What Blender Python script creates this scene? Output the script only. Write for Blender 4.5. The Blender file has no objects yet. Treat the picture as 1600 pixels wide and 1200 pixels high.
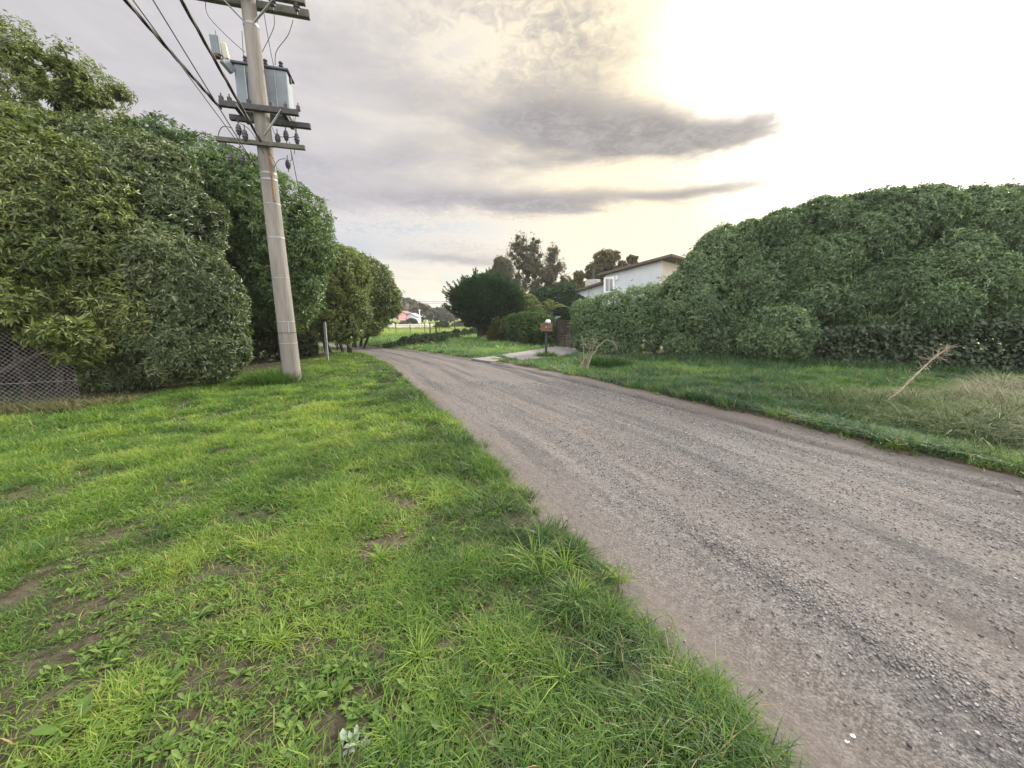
import bpy, bmesh, math, random
import numpy as np
from mathutils import Vector, Matrix
R = math.radians
C = bpy.context.scene.collection
random.seed(7); rng = np.random.default_rng(11)

# ------------------------------------------------------------------ camera
EYE = 1.55; PITCH = R(9.73); F = 601.0
cd = bpy.data.cameras.new('camera'); cam = bpy.data.objects.new('camera', cd); C.objects.link(cam)
cam.location = (0, 0, EYE); cam.rotation_euler = (R(90) - PITCH, 0, 0)
cd.sensor_width = 36; cd.lens = F / 1600 * 36; cd.clip_start = .05; cd.clip_end = 6000
bpy.context.scene.camera = cam
vs = bpy.context.scene.view_settings
vs.view_transform = 'Standard'; vs.look = 'None'; vs.gamma = 1; vs.exposure = 0.42
SUN_AZ, SUN_EL = 44.0, 27.0
SUN_STRENGTH, SUN_ANGLE = 5.0, 4.5
SKY_STRENGTH = 0.10
SKY_GAIN = 0.75        # brightness of the visible cloud sheet
BACK_GAIN = 4.3       # gain on the unseen sky overhead and behind, raised as fill light

# ------------------------------------------------------------------ world
W_ = bpy.data.worlds.new('World'); bpy.context.scene.world = W_; W_.use_nodes = True
def build_world():
    nt = W_.node_tree; N = nt.nodes; L = nt.links; N.clear()
    def inp(s, v):
        if isinstance(v, (int, float)): s.default_value = v
        elif isinstance(v, tuple): s.default_value = v if len(v) != 3 or s.type != 'RGBA' else (*v, 1)
        else: L.new(v, s)
    def m(op, a, b=0.0, c=None, clamp=False):
        n = N.new('ShaderNodeMath'); n.operation = op; n.use_clamp = clamp
        inp(n.inputs[0], a); inp(n.inputs[1], b)
        if c is not None: inp(n.inputs[2], c)
        return n.outputs[0]
    def vec(x, y, z=0.0):
        n = N.new('ShaderNodeCombineXYZ'); inp(n.inputs[0], x); inp(n.inputs[1], y); inp(n.inputs[2], z); return n.outputs[0]
    def noise(v, scale, detail=5, rough=.55, dist=0.0):
        n = N.new('ShaderNodeTexNoise'); L.new(v, n.inputs['Vector']); n.inputs['Scale'].default_value = scale
        n.inputs['Detail'].default_value = detail; n.inputs['Roughness'].default_value = rough; n.inputs['Distortion'].default_value = dist
        return n.outputs[0]
    def sm(v, a, b):
        n = N.new('ShaderNodeMapRange'); n.interpolation_type = 'SMOOTHSTEP'; inp(n.inputs[0], v)
        n.inputs[1].default_value = a; n.inputs[2].default_value = b; return n.outputs[0]
    def mix(f, a, b):
        n = N.new('ShaderNodeMix'); n.data_type = 'RGBA'; inp(n.inputs[0], f)
        inp(n.inputs[6], a); inp(n.inputs[7], b); return n.outputs[2]
    def scale(col, k):
        n = N.new('ShaderNodeVectorMath'); n.operation = 'SCALE'; inp(n.inputs[0], col); inp(n.inputs[3], k); return n.outputs[0]
    tc = N.new('ShaderNodeTexCoord').outputs['Generated']
    sp = N.new('ShaderNodeSeparateXYZ'); L.new(tc, sp.inputs[0]); x, y, z = sp.outputs
    az = m('MULTIPLY', m('ARCTAN2', x, y), 57.2958)
    el = m('MULTIPLY', m('ARCSINE', z), 57.2958)
    zz = m('ADD', m('MAXIMUM', z, 0.0), .10)
    pl = vec(m('DIVIDE', x, zz), m('DIVIDE', y, zz), 0.0)          # cloud sheet seen in perspective
    big = noise(pl, .55, 6, .55, .4)
    mid = noise(pl, 1.7, 6, .6, .3)
    fine = noise(pl, 7.5, 5, .62, .6)
    ang = vec(m('MULTIPLY', az, .035), m('MULTIPLY', el, .12), 0.0)
    strat = noise(ang, 1.6, 6, .55, .5)
    wz = m('SUBTRACT', noise(ang, 1.3, 4, .5), .5)
    azw = m('ADD', az, m('MULTIPLY', wz, 16.0)); elw = m('ADD', el, m('MULTIPLY', m('SUBTRACT', strat, .5), 5.0))
    def blob(ca, ce, ra, re, tilt=0.0):
        da = m('SUBTRACT', azw, ca); de = m('SUBTRACT', m('SUBTRACT', elw, ce), m('MULTIPLY', da, tilt))
        q = m('ADD', m('POWER', m('ABSOLUTE', m('DIVIDE', da, ra)), 2.0), m('POWER', m('ABSOLUTE', m('DIVIDE', de, re)), 2.0))
        return m('EXPONENT', m('MULTIPLY', q, -1.0))
    rip = noise(pl, 21.0, 3, .65, .8)
    def rawblob(ca, ce, ra, re, tilt=0.0):      # gentler warp, for the long tapering streak
        e2 = m('ADD', el, m('MULTIPLY', m('SUBTRACT', mid, .5), 1.6)); a2 = m('ADD', az, m('MULTIPLY', m('SUBTRACT', fine, .5), 5.0))
        da = m('SUBTRACT', a2, ca); de = m('SUBTRACT', m('SUBTRACT', e2, ce), m('MULTIPLY', da, tilt))
        q = m('ADD', m('POWER', m('ABSOLUTE', m('DIVIDE', da, ra)), 2.0), m('POWER', m('ABSOLUTE', m('DIVIDE', de, re)), 2.0))
        return m('EXPONENT', m('MULTIPLY', q, -1.0))
    # cloud thickness
    D = m('ADD', m('MULTIPLY', m('SUBTRACT', big, .5), 1.0), m('MULTIPLY', m('SUBTRACT', strat, .5), 1.1))
    D = m('ADD', D, m('MULTIPLY', m('SUBTRACT', mid, .5), .45))
    D = m('ADD', D, m('MULTIPLY', m('SUBTRACT', fine, .5), m('MULTIPLY', sm(el, 4.0, 10.0), .55)))
    rz = m('ADD', rawblob(0, 33, 16, 5), m('ADD', rawblob(-8, 12, 22, 3), .26))
    D = m('ADD', D, m('MULTIPLY', m('SUBTRACT', rip, .5), m('MULTIPLY', rz, 1.15)))
    D = m('ADD', D, .30)
    D = m('ADD', D, m('MULTIPLY', rawblob(25, 21.0, 14.5, 1.9, 0), .70))
    D = m('ADD', D, m('MULTIPLY', rawblob(25, 15.4, 8, .6, 0), .42))
    for a, amp in (((4, 25.0, 15, 4.2, -.10), .62), ((15, 22.0, 10, 2.6, -.05), .55), ((-30, 14, 14, 2.5, 0), .2), ((4, 15.6, 24, 1.5, 0), .75), ((-9, 8.0, 9, .75, 0), .62),
                   ((-38, 26, 24, 12, 0), .28), ((8, 33, 12, 4, 0), .25), ((-16, 19.5, 14, 3.0, 0), .22)):
        D = m('ADD', D, m('MULTIPLY', blob(*a), amp))
    for a, amp in (((-6, 31, 6, 2.6, .1), .60), ((16, 18.0, 14, 1.8, 0), .55), ((22, 28, 8, 5, -.5), .45), ((-8, 12.3, 22, 1.8, 0), .42), ((-4, 5.6, 20, 1.4, 0), .35), ((30, 9, 20, 5, 0), .6)):
        D = m('SUBTRACT', D, m('MULTIPLY', blob(*a), amp))
    th = sm(D, .0, 1.08)
    # closeness to the veiled sun
    sd = (math.sin(R(SUN_AZ)) * math.cos(R(SUN_EL + 1)), math.cos(R(SUN_AZ)) * math.cos(R(SUN_EL + 1)), math.sin(R(SUN_EL + 1)))
    dn = N.new('ShaderNodeVectorMath'); dn.operation = 'DOT_PRODUCT'; L.new(tc, dn.inputs[0]); dn.inputs[1].default_value = sd
    ca = m('MULTIPLY', m('ARCCOSINE', m('MINIMUM', dn.outputs['Value'], 1.0)), 57.2958)
    glow = m('EXPONENT', m('MULTIPLY', m('POWER', m('DIVIDE', ca, 10.5), 2.0), -1.0))
    halo = m('EXPONENT', m('MULTIPLY', m('DIVIDE', ca, 24.0), -1.0))
    warm = sm(ca, 70.0, 20.0)
    thin_c = mix(warm, (.80, .77, .78), (1.20, 1.04, .74))
    tex = sm(m('ADD', m('MULTIPLY', fine, .6), m('MULTIPLY', rip, .4)), .36, .64)
    thick_c = mix(warm, (.47, .455, .515), (.39, .36, .345))
    lowband = sm(el, 11.0, 4.0)
    thin_c = mix(m('MULTIPLY', lowband, .8), thin_c, (1.02, .94, .74))
    thick_c = mix(m('MULTIPLY', lowband, .6), thick_c, (.55, .49, .42))
    thick_c = scale(thick_c, m('ADD', .86, m('MULTIPLY', tex, .34)))
    cl = mix(th, thin_c, thick_c)
    k = m('ADD', .94, m('MULTIPLY', halo, .25))
    k = m('ADD', k, m('MULTIPLY', glow, m('SUBTRACT', 13.0, m('MULTIPLY', th, 12.8))))
    bright = m('MULTIPLY', glow, 1.0)
    clear = m('MULTIPLY', sm(ca, 27.0, 12.0), m('SUBTRACT', 1.0, m('MULTIPLY', th, 1.0)))
    cl = mix(m('MULTIPLY', clear, .9), cl, (1.05, 1.02, .95))
    cl = scale(cl, m('MULTIPLY', k, SKY_GAIN))
    # clear air between the clouds
    sky = N.new('ShaderNodeTexSky'); sky.sky_type = 'NISHITA'; sky.sun_disc = False
    sky.sun_elevation = R(SUN_EL); sky.sun_rotation = R(SUN_AZ); sky.air_density = 1.0; sky.dust_density = 2.0; sky.ozone_density = 1.2
    skyc = scale(sky.outputs[0], SKY_STRENGTH)
    gap = m('MULTIPLY', sm(D, .18, -.12), m('MULTIPLY', sm(ca, 35.0, 60.0), .55))
    gn = m('MULTIPLY', blob(-24, 8.5, 8, 2.2), .5)
    gap = m('MAXIMUM', gap, gn)
    cl = mix(gap, cl, skyc)
    # unseen sky overhead and behind, brightened as fill light
    back = m('MAXIMUM', sm(y, .30, -.35), sm(z, .68, .92))
    bk = m('ADD', 1.0, m('MULTIPLY', back, BACK_GAIN - 1.0))
    bk = m('MULTIPLY', bk, sm(z, -.25, -.02))
    cl = scale(cl, bk)
    bg = N.new('ShaderNodeBackground'); L.new(cl, bg.inputs[0]); bg.inputs[1].default_value = 1.0
    o = N.new('ShaderNodeOutputWorld'); L.new(bg.outputs[0], o.inputs[0])
build_world()
sl = bpy.data.lights.new('sun', 'SUN'); so = bpy.data.objects.new('sun', sl); C.objects.link(so)
sl.energy = SUN_STRENGTH; sl.angle = R(SUN_ANGLE); sl.color = (1.0, .93, .82)
so.location = (20, 20, 30)
_d = Vector((math.sin(R(SUN_AZ)) * math.cos(R(SUN_EL)), math.cos(R(SUN_AZ)) * math.cos(R(SUN_EL)), math.sin(R(SUN_EL))))
so.rotation_euler = _d.to_track_quat('Z', 'Y').to_euler()

# ------------------------------------------------------------------ helpers
_c, _s = math.cos(PITCH), math.sin(PITCH)
def ray(px, py):
    u = (px - 800) / F; v = (600 - py) / F
    return np.array((u, _c + v * _s, v * _c - _s))
def P(px, py, Y):                      # point of a sight line at forward distance Y (metres)
    d = ray(px, py); t = Y / d[1]; return Vector((d[0] * t, Y, EYE + d[2] * t))
def G(px, py, z=0.0):                  # point of the ground under a pixel
    d = ray(px, py); t = (z - EYE) / d[2]; return Vector((d[0] * t, d[1] * t, z))
def PZ(px, py, z):
    d = ray(px, py); t = (z - EYE) / d[2]; return Vector((d[0] * t, d[1] * t, z))
def mpp(px, py, Y):                    # metres per photo pixel there
    return Y / ray(px, py)[1] / F

def _hash(ix, iy, iz, seed):
    h = (ix * 374761393 + iy * 668265263 + iz * 1274126177 + seed * 974634777) & 0x7fffffff
    h = ((h ^ (h >> 13)) * 1274126177) & 0x7fffffff
    h = ((h ^ (h >> 16)) * 668265263) & 0x7fffffff
    return (h & 0xffff) / 65535.0
def vnoise(x, y, z=None, seed=0):
    x = np.asarray(x, float); y = np.asarray(y, float); z = np.zeros_like(x) if z is None else np.asarray(z, float)
    ix, iy, iz = (np.floor(a).astype(np.int64) for a in (x, y, z))
    fx, fy, fz = x - ix, y - iy, z - iz
    fx, fy, fz = (a * a * (3 - 2 * a) for a in (fx, fy, fz))
    r = 0
    for dx in (0, 1):
        for dy in (0, 1):
            for dz in (0, 1):
                w = (fx if dx else 1 - fx) * (fy if dy else 1 - fy) * (fz if dz else 1 - fz)
                r = r + w * _hash(ix + dx, iy + dy, iz + dz, seed)
    return r * 2 - 1
def fbm(x, y, f, seed=0, oct=3):
    r = 0; a = 1; t = 0
    for o in range(oct):
        r = r + a * vnoise(np.asarray(x) * f, np.asarray(y) * f, seed=seed + o * 17); t += a; a *= .5; f *= 2.03
    return r / t

def mesh_np(name, verts, faces_list, mat=None, parent=None, tint=None, smooth=False, uv=None):
    """verts (N,3); faces_list: arrays (M,k)"""
    me = bpy.data.meshes.new(name)
    verts = np.ascontiguousarray(verts, np.float32)
    me.vertices.add(len(verts)); me.vertices.foreach_set('co', verts.ravel())
    loops = np.concatenate([f.ravel() for f in faces_list]).astype(np.int32)
    cnt = np.concatenate([np.full(len(f), f.shape[1], np.int32) for f in faces_list])
    st = np.concatenate(([0], np.cumsum(cnt)[:-1])).astype(np.int32)
    me.loops.add(len(loops)); me.loops.foreach_set('vertex_index', loops)
    me.polygons.add(len(cnt)); me.polygons.foreach_set('loop_start', st); me.polygons.foreach_set('loop_total', cnt)
    if smooth: me.polygons.foreach_set('use_smooth', np.ones(len(cnt), bool))
    me.update(calc_edges=True)
    if tint is not None:
        a = me.color_attributes.new('tint', 'FLOAT_COLOR', 'POINT')
        t4 = np.ones((len(verts), 4), np.float32); t4[:, :3] = tint; a.data.foreach_set('color', t4.ravel())
    if uv is not None:
        u = me.uv_layers.new(name='uv'); u.data.foreach_set('uv', np.ascontiguousarray(uv[loops], np.float32).ravel())
    if mat: me.materials.append(mat)
    o = bpy.data.objects.new(name, me); C.objects.link(o)
    if parent: o.parent = parent
    return o

class MB:
    """collects simple solids; build() links them as one mesh"""
    def __init__(s): s.v = []; s.f = []
    def add(s, vs, fs):
        n = len(s.v); s.v += [tuple(v) for v in vs]; s.f += [tuple(i + n for i in f) for f in fs]; return s
    def box(s, c, size, ax=None, ay=None, az=None):
        c = Vector(c); ax = Vector(ax or (1, 0, 0)).normalized(); az = Vector(az or (0, 0, 1)).normalized()
        ay = Vector(ay).normalized() if ay else az.cross(ax).normalized()
        hx, hy, hz = (k / 2 for k in size)
        vs = [c + ax * (sx * hx) + ay * (sy * hy) + az * (sz * hz) for sz in (-1, 1) for sy in (-1, 1) for sx in (-1, 1)]
        return s.add(vs, [(0, 2, 3, 1), (4, 5, 7, 6), (0, 1, 5, 4), (2, 6, 7, 3), (0, 4, 6, 2), (1, 3, 7, 5)])
    def bar(s, a, b, w, h=None, up=(0, 0, 1)):
        a, b = Vector(a), Vector(b); d = (b - a); ax = d.normalized()
        side = Vector(up).cross(ax)
        if side.length < 1e-4: side = Vector((1, 0, 0)).cross(ax)
        side.normalize(); upv = ax.cross(side)
        return s.box((a + b) / 2, (d.length, w, h or w), ax, side, upv)
    def tube(s, pts, r, n=8, cap=True):
        pts = [Vector(p) for p in pts]; rr = r if isinstance(r, (list, tuple)) else [r] * len(pts)
        base = len(s.v); prev = None
        for i, p in enumerate(pts):
            t = (pts[min(i + 1, len(pts) - 1)] - pts[max(i - 1, 0)]).normalized()
            if prev is None:
                a = t.cross(Vector((0, 0, 1)))
                if a.length < .1: a = t.cross(Vector((1, 0, 0)))
            else: a = prev - t * prev.dot(t)
            a.normalize(); prev = a; b = t.cross(a)
            for k in range(n):
                th = 2 * math.pi * k / n; s.v.append(tuple(p + (a * math.cos(th) + b * math.sin(th)) * rr[i]))
        for i in range(len(pts) - 1):
            for k in range(n):
                k2 = (k + 1) % n; s.f.append((base + i * n + k, base + i * n + k2, base + (i + 1) * n + k2, base + (i + 1) * n + k))
        if cap:
            s.f.append(tuple(base + k for k in range(n))[::-1]); s.f.append(tuple(base + (len(pts) - 1) * n + k for k in range(n)))
        return s
    def prism(s, poly, z0, z1):
        n = len(poly); vs = [(p[0], p[1], z0) for p in poly] + [(p[0], p[1], z1) for p in poly]
        return s.add(vs, [tuple(range(n))[::-1], tuple(range(n, 2 * n))] + [(i, (i + 1) % n, n + (i + 1) % n, n + i) for i in range(n)])
    def hexa(s, a, b):      # two corresponding quads a and b (4 points each)
        return s.add(list(a) + list(b), [(3, 2, 1, 0), (4, 5, 6, 7), (0, 1, 5, 4), (1, 2, 6, 5), (2, 3, 7, 6), (3, 0, 4, 7)])
    def build(s, name, mat, parent=None, bevel=0, smooth=False):
        me = bpy.data.meshes.new(name); me.from_pydata(s.v, [], s.f)
        bm = bmesh.new(); bm.from_mesh(me); bmesh.ops.recalc_face_normals(bm, faces=bm.faces)
        if bevel: bmesh.ops.bevel(bm, geom=list(bm.edges), offset=bevel, segments=1, affect='EDGES')
        bm.to_mesh(me); bm.free(); me.materials.append(mat)
        if smooth:
            for p in me.polygons: p.use_smooth = True
            try: me.set_sharp_from_angle(angle=R(40))
            except Exception: pass
        o = bpy.data.objects.new(name, me); C.objects.link(o)
        if parent is not None: o.parent = parent; o.matrix_parent_inverse = Matrix.Translation(-parent.location)
        return o
def tag(o, label=None, cat=None, group=None, kind=None):
    for k, v in (('label', label), ('category', cat), ('group', group), ('kind', kind)):
        if v: o[k] = v
    return o
def thing(name, label, cat, loc, group=None):
    o = bpy.data.objects.new(name, None); C.objects.link(o); o.location = loc; o.empty_display_size = .2
    return tag(o, label, cat, group)
def adopt(o, parent):
    o.parent = parent; o.matrix_parent_inverse = Matrix.Translation(-parent.location); return o

# ------------------------------------------------------------------ materials
def nodes(name):
    m = bpy.data.materials.new(name); m.use_nodes = True; nt = m.node_tree
    b = nt.nodes['Principled BSDF']; return m, nt, b
def simple(name, col, rough=.7, metal=0.0, var=.12, scale=6, bump=.1, col2=None, stretch=(1, 1, 1), spec=.4):
    m, nt, b = nodes(name); N, L = nt.nodes, nt.links
    tc = N.new('ShaderNodeTexCoord'); mp = N.new('ShaderNodeMapping'); mp.inputs['Scale'].default_value = stretch
    L.new(tc.outputs['Object'], mp.inputs[0])
    n = N.new('ShaderNodeTexNoise'); L.new(mp.outputs[0], n.inputs['Vector']); n.inputs['Scale'].default_value = scale; n.inputs['Detail'].default_value = 7; n.inputs['Roughness'].default_value = .65
    cr = N.new('ShaderNodeValToRGB'); c2 = col2 or tuple(k * (1 - var * 3) for k in col)
    cr.color_ramp.elements[0].position = .3; cr.color_ramp.elements[1].position = .7
    cr.color_ramp.elements[0].color = (*c2, 1); cr.color_ramp.elements[1].color = (*tuple(k * (1 + var) for k in col), 1)
    L.new(n.outputs[0], cr.inputs[0]); L.new(cr.outputs[0], b.inputs['Base Color'])
    b.inputs['Roughness'].default_value = rough; b.inputs['Metallic'].default_value = metal; b.inputs['Specular IOR Level'].default_value = spec
    if bump:
        n2 = N.new('ShaderNodeTexNoise'); L.new(mp.outputs[0], n2.inputs['Vector']); n2.inputs['Scale'].default_value = scale * 7; n2.inputs['Detail'].default_value = 4
        bp = N.new('ShaderNodeBump'); bp.inputs['Strength'].default_value = bump; bp.inputs['Distance'].default_value = .02
        L.new(n2.outputs[0], bp.inputs['Height']); L.new(bp.outputs[0], b.inputs['Normal'])
    return m
def leaf_mat(name, rough=.42, transl=.28, spec=.45, boost=(1.25, 1.35, .7)):
    m, nt, b = nodes(name); N, L = nt.nodes, nt.links
    at = N.new('ShaderNodeAttribute'); at.attribute_name = 'tint'
    L.new(at.outputs['Color'], b.inputs['Base Color']); b.inputs['Roughness'].default_value = rough; b.inputs['Specular IOR Level'].default_value = spec
    tr = N.new('ShaderNodeBsdfTranslucent'); mu = N.new('ShaderNodeVectorMath'); mu.operation = 'MULTIPLY'
    L.new(at.outputs['Color'], mu.inputs[0]); mu.inputs[1].default_value = boost; L.new(mu.outputs[0], tr.inputs[0])
    mx = N.new('ShaderNodeMixShader'); mx.inputs[0].default_value = transl
    L.new(b.outputs[0], mx.inputs[1]); L.new(tr.outputs[0], mx.inputs[2]); L.new(mx.outputs[0], N['Material Output'].inputs[0])
    return m
M = {}
M['leaf'] = leaf_mat('glossy_leaf', .36, .24, .4)
M['leaf_dull'] = leaf_mat('dull_leaf', .55, .28, .3)
M['grass'] = leaf_mat('grass_blade', .5, .42, .3, (1.25, 1.4, .6))
M['dry'] = leaf_mat('dry_stalk', .7, .15, .15, (.8, .8, .75))
M['bark'] = simple('bark', (.065, .053, .042), .9, var=.2, scale=9, bump=.8, stretch=(1, 1, .3))
M['concrete'] = simple('pole_concrete', (.23, .215, .195), .9, var=.08, scale=5, bump=.6, stretch=(1, 1, .12), col2=(.12, .112, .10))
M['fencewire'] = simple('rusty_wire', (.34, .33, .32), .7, .2, .2, 20, 0)
M['galv'] = simple('galvanised_steel', (.30, .31, .32), .55, .5, .1, 12, .05)
M['steel_dark'] = simple('dark_iron', (.06, .058, .06), .6, .4, .2, 15, .2)
M['insul'] = simple('dark_insulator', (.035, .035, .04), .35, 0, .1, 20, .1)
M['oldwood'] = simple('weathered_beam', (.11, .10, .085), .9, 0, .22, 8, .6, (.05, .06, .045), (1, 1, 1))
M['paint_blue'] = simple('grey_blue_paint', (.185, .22, .25), .6, .0, .08, 3, .05)
M['lid'] = simple('dark_lid', (.07, .085, .11), .5, .2, .1, 5, .05)
M['rust'] = simple('rust', (.20, .12, .065), .9, 0, .2, 10, .3)
M['cable'] = simple('black_cable', (.03, .03, .032), .6, 0, .1, 10, 0)
M['lens'] = simple('pale_lens', (.55, .52, .40), .3, 0, .05, 5, 0)
M['white_wall'] = simple('pale_blue_plaster', (.47, .51, .53), .85, 0, .04, 1.5, .1)
M['cream'] = simple('cream_plaster', (.56, .51, .45), .85, 0, .05, 1.5, .1)
M['fascia'] = simple('brown_fascia', (.10, .075, .062), .7, 0, .15, 4, .1)
M['frame'] = simple('white_frame', (.75, .76, .76), .5, 0, .03, 3, 0)
M['stone'] = simple('stone_chimney', (.42, .42, .38), .9, 0, .25, 7, .6, (.20, .19, .17))
M['gatewood'] = simple('dark_gate_wood', (.055, .040, .034), .7, 0, .2, 6, .2, stretch=(1, 1, 6))
M['boxwood'] = simple('mailbox_wood', (.17, .10, .06), .65, 0, .2, 6, .2, stretch=(1, 1, 5))
M['black'] = simple('black_paint', (.02, .022, .025), .5, 0, .1, 5, 0)
M['plastic'] = simple('white_plastic', (.50, .53, .57), .4, 0, .03, 10, .3)
M['pink'] = simple('pink_wall', (.72, .33, .35), .8, 0, .06, 1, 0)
M['pinkdark'] = simple('red_roof', (.30, .13, .12), .8, 0, .15, 3, .1)
M['bluewall'] = simple('pale_blue_wall', (.58, .62, .80), .8, 0, .05, 1, 0)
M['greyroof'] = simple('grey_roof', (.26, .28, .34), .7, 0, .1, 2, .1)
M['white'] = simple('white_paint', (.72, .70, .64), .8, 0, .06, 1, 0)
M['dead'] = simple('dead_stem', (.28, .245, .18), .85, 0, .18, 20, .2)
M['litter'] = simple('white_paper', (.8, .78, .75), .6, 0, .04, 20, .1)
def glass():
    m, nt, b = nodes('window_glass'); b.inputs['Base Color'].default_value = (.12, .14, .15, 1); b.inputs['Roughness'].default_value = .06
    b.inputs['Specular IOR Level'].default_value = .8; return m
M['glass'] = glass()

# ------------------------------------------------------------------ road outline and ground height
LE = np.array([(5.4, -9), (3.2, -4), (1.9, -1), (1.03, 1.1), (.46, 2.53), (-.31, 4.46), (-1.03, 6.0), (-2.44, 9.04), (-4.09, 12.86), (-6.45, 16.84), (-8.67, 19.69), (-13, 23.2), (-22, 28)])
RE = np.array([(11.8, -9), (9.2, -4), (7.3, -.3), (6.1, 1.8), (5.5, 2.95), (4.65, 4.5), (4.0, 6.1), (2.0, 10.2), (-.5, 14.0), (-3.2, 17.4), (-6.1, 20.4), (-10.8, 24.4), (-20.5, 30.5)])
def sdist(x, y, poly):
    best = np.full(x.shape, 1e9); sg = np.zeros(x.shape); arc = np.zeros(x.shape); acc = 0
    for a, b in zip(poly[:-1], poly[1:]):
        d = b - a; l = np.hypot(*d); t = ((x - a[0]) * d[0] + (y - a[1]) * d[1]) / (l * l); tc = np.clip(t, 0, 1)
        qx = x - a[0] - tc * d[0]; qy = y - a[1] - tc * d[1]; dd = np.hypot(qx, qy)
        cr = -(d[0] * (y - a[1]) - d[1] * (x - a[0])) / l      # >0 on the right of the direction of travel
        up = dd < best; best = np.where(up, dd, best); sg = np.where(up, np.sign(cr), sg); arc = np.where(up, acc + tc * l, arc); acc += l
    return best * sg, arc
def road_coords(x, y):
    x = np.asarray(x, float); y = np.asarray(y, float)
    a, s = sdist(x, y, LE); b, _ = sdist(x, y, RE); return a, -b, s
def road_h(x, y, a, b, s):
    t = a / np.maximum(a + b, .5)
    rut = -.038 * np.exp(-((t - .885) / .025) ** 2) - .012 * np.exp(-((t - .30) / .06) ** 2) - .012 * np.exp(-((t - .62) / .06) ** 2)
    d_in = np.clip(np.minimum(a, b), 0, 9); rut += .022 * vnoise(a * 3.2, s * .35, seed=5) + .006 * vnoise(a * 9, s * .9, seed=6)
    return -.045 + rut + .012 * fbm(x, y, .5, 3) + .011 * fbm(a * 2.2, s * .9, 1.0, 4, 3) * np.clip(d_in / .5, 0, 1) ** 1
def verge_h(x, y):
    h = .035 * fbm(x, y, .35, 1) + .016 * fbm(x, y, 1.4, 2)
    h = h + .14 * np.exp(-(((x + 1.2) / 3.6) ** 2 + ((y - 25.5) / 3.6) ** 2)) + .10 * np.exp(-(((x + 8.3) / 1.8) ** 2 + ((y - 16) / 2.4) ** 2))
    right = np.clip((x - 3) / 4, 0, 1); h = h + .10 * right * (1 + fbm(x, y, .6, 9)) * .6
    far = np.clip((y - 45) / 60, 0, 1); return h + far * .35
def edge_mask(a, b, x, y):
    d = np.minimum(a, b) + .16 * fbm(x, y, .9, 21) + .13 * fbm(x, y, 3.6, 22)
    return np.clip(.5 - d / .30, 0, 1)           # 0 on the road, 1 on the verge
def surf(x, y):
    a, b, s = road_coords(x, y); m = edge_mask(a, b, x, y); m = m * m * (3 - 2 * m)
    rh = road_h(x, y, a, b, s)
    return m, rh, verge_h(x, y) * m + (rh - .04) * (1 - m)
def gz(x, y):
    m, rh, t = surf(np.atleast_1d(float(x)), np.atleast_1d(float(y))); return float(max(t[0], rh[0] if m[0] < .9 else -9))

def grid(xs, ys):
    X, Y = np.meshgrid(xs, ys); nx, ny = len(xs), len(ys); i = np.arange(nx * ny).reshape(ny, nx)
    return X.ravel(), Y.ravel(), np.stack([i[:-1, :-1], i[:-1, 1:], i[1:, 1:], i[1:, :-1]], -1).reshape(-1, 4)
def ground_mat():
    m, nt, b = nodes('verge_soil_and_turf'); N, L = nt.nodes, nt.links
    tc = N.new('ShaderNodeTexCoord')
    def noise(s, d=5):
        n = N.new('ShaderNodeTexNoise'); L.new(tc.outputs['Object'], n.inputs['Vector']); n.inputs['Scale'].default_value = s; n.inputs['Detail'].default_value = d; n.inputs['Roughness'].default_value = .65; return n.outputs[0]
    def ramp(f, c0, c1, p0=.35, p1=.65):
        r = N.new('ShaderNodeValToRGB'); r.color_ramp.elements[0].position = p0; r.color_ramp.elements[1].position = p1
        r.color_ramp.elements[0].color = (*c0, 1); r.color_ramp.elements[1].color = (*c1, 1); L.new(f, r.inputs[0]); return r.outputs[0]
    soil = ramp(noise(14), (.035, .027, .021), (.105, .084, .068)); turf = ramp(noise(3.5), (.085, .13, .022), (.17, .22, .045))
    at = N.new('ShaderNodeAttribute'); at.attribute_name = 'tint'        # r: share of turf cover
    mx = N.new('ShaderNodeMix'); mx.data_type = 'RGBA'; sp = N.new('ShaderNodeSeparateColor'); L.new(at.outputs['Color'], sp.inputs[0])
    L.new(sp.outputs[0], mx.inputs[0]); L.new(soil, mx.inputs[6]); L.new(turf, mx.inputs[7]); L.new(mx.outputs[2], b.inputs['Base Color'])
    b.inputs['Roughness'].default_value = .95; b.inputs['Specular IOR Level'].default_value = .15
    bp = N.new('ShaderNodeBump'); bp.inputs['Strength'].default_value = 1.0; bp.inputs['Distance'].default_value = .05; L.new(noise(24, 8), bp.inputs['Height']); L.new(bp.outputs[0], b.inputs['Normal'])
    return m
_t = np.linspace(-1, 1, 420); sp_ = np.sinh(_t * 7.2) / math.sinh(7.2) * 1500
gx, gy, gf = grid(sp_, sp_ + 4.0)
mk, rh, tz = surf(gx, gy); tz = np.where((np.hypot(gx, gy) > 90) & (mk < .99), verge_h(gx, gy), tz)
dist = np.hypot(gx, gy)
cover = np.clip(.12 + .2 * fbm(gx, gy, .5, 31), 0, .3) + np.clip((dist - 12) / 14, 0, 1)
cover = np.clip(cover * mk, 0, 1)
# less turf cover below the hedges
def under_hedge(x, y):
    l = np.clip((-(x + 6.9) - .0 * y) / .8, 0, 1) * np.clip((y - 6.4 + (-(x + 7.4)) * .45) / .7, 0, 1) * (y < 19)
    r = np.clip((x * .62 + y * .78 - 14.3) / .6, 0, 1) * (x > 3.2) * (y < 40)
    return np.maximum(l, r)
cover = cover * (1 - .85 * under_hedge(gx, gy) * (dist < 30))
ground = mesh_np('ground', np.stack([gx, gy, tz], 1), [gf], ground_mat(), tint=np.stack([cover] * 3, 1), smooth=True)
tag(ground, kind='structure')

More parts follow.
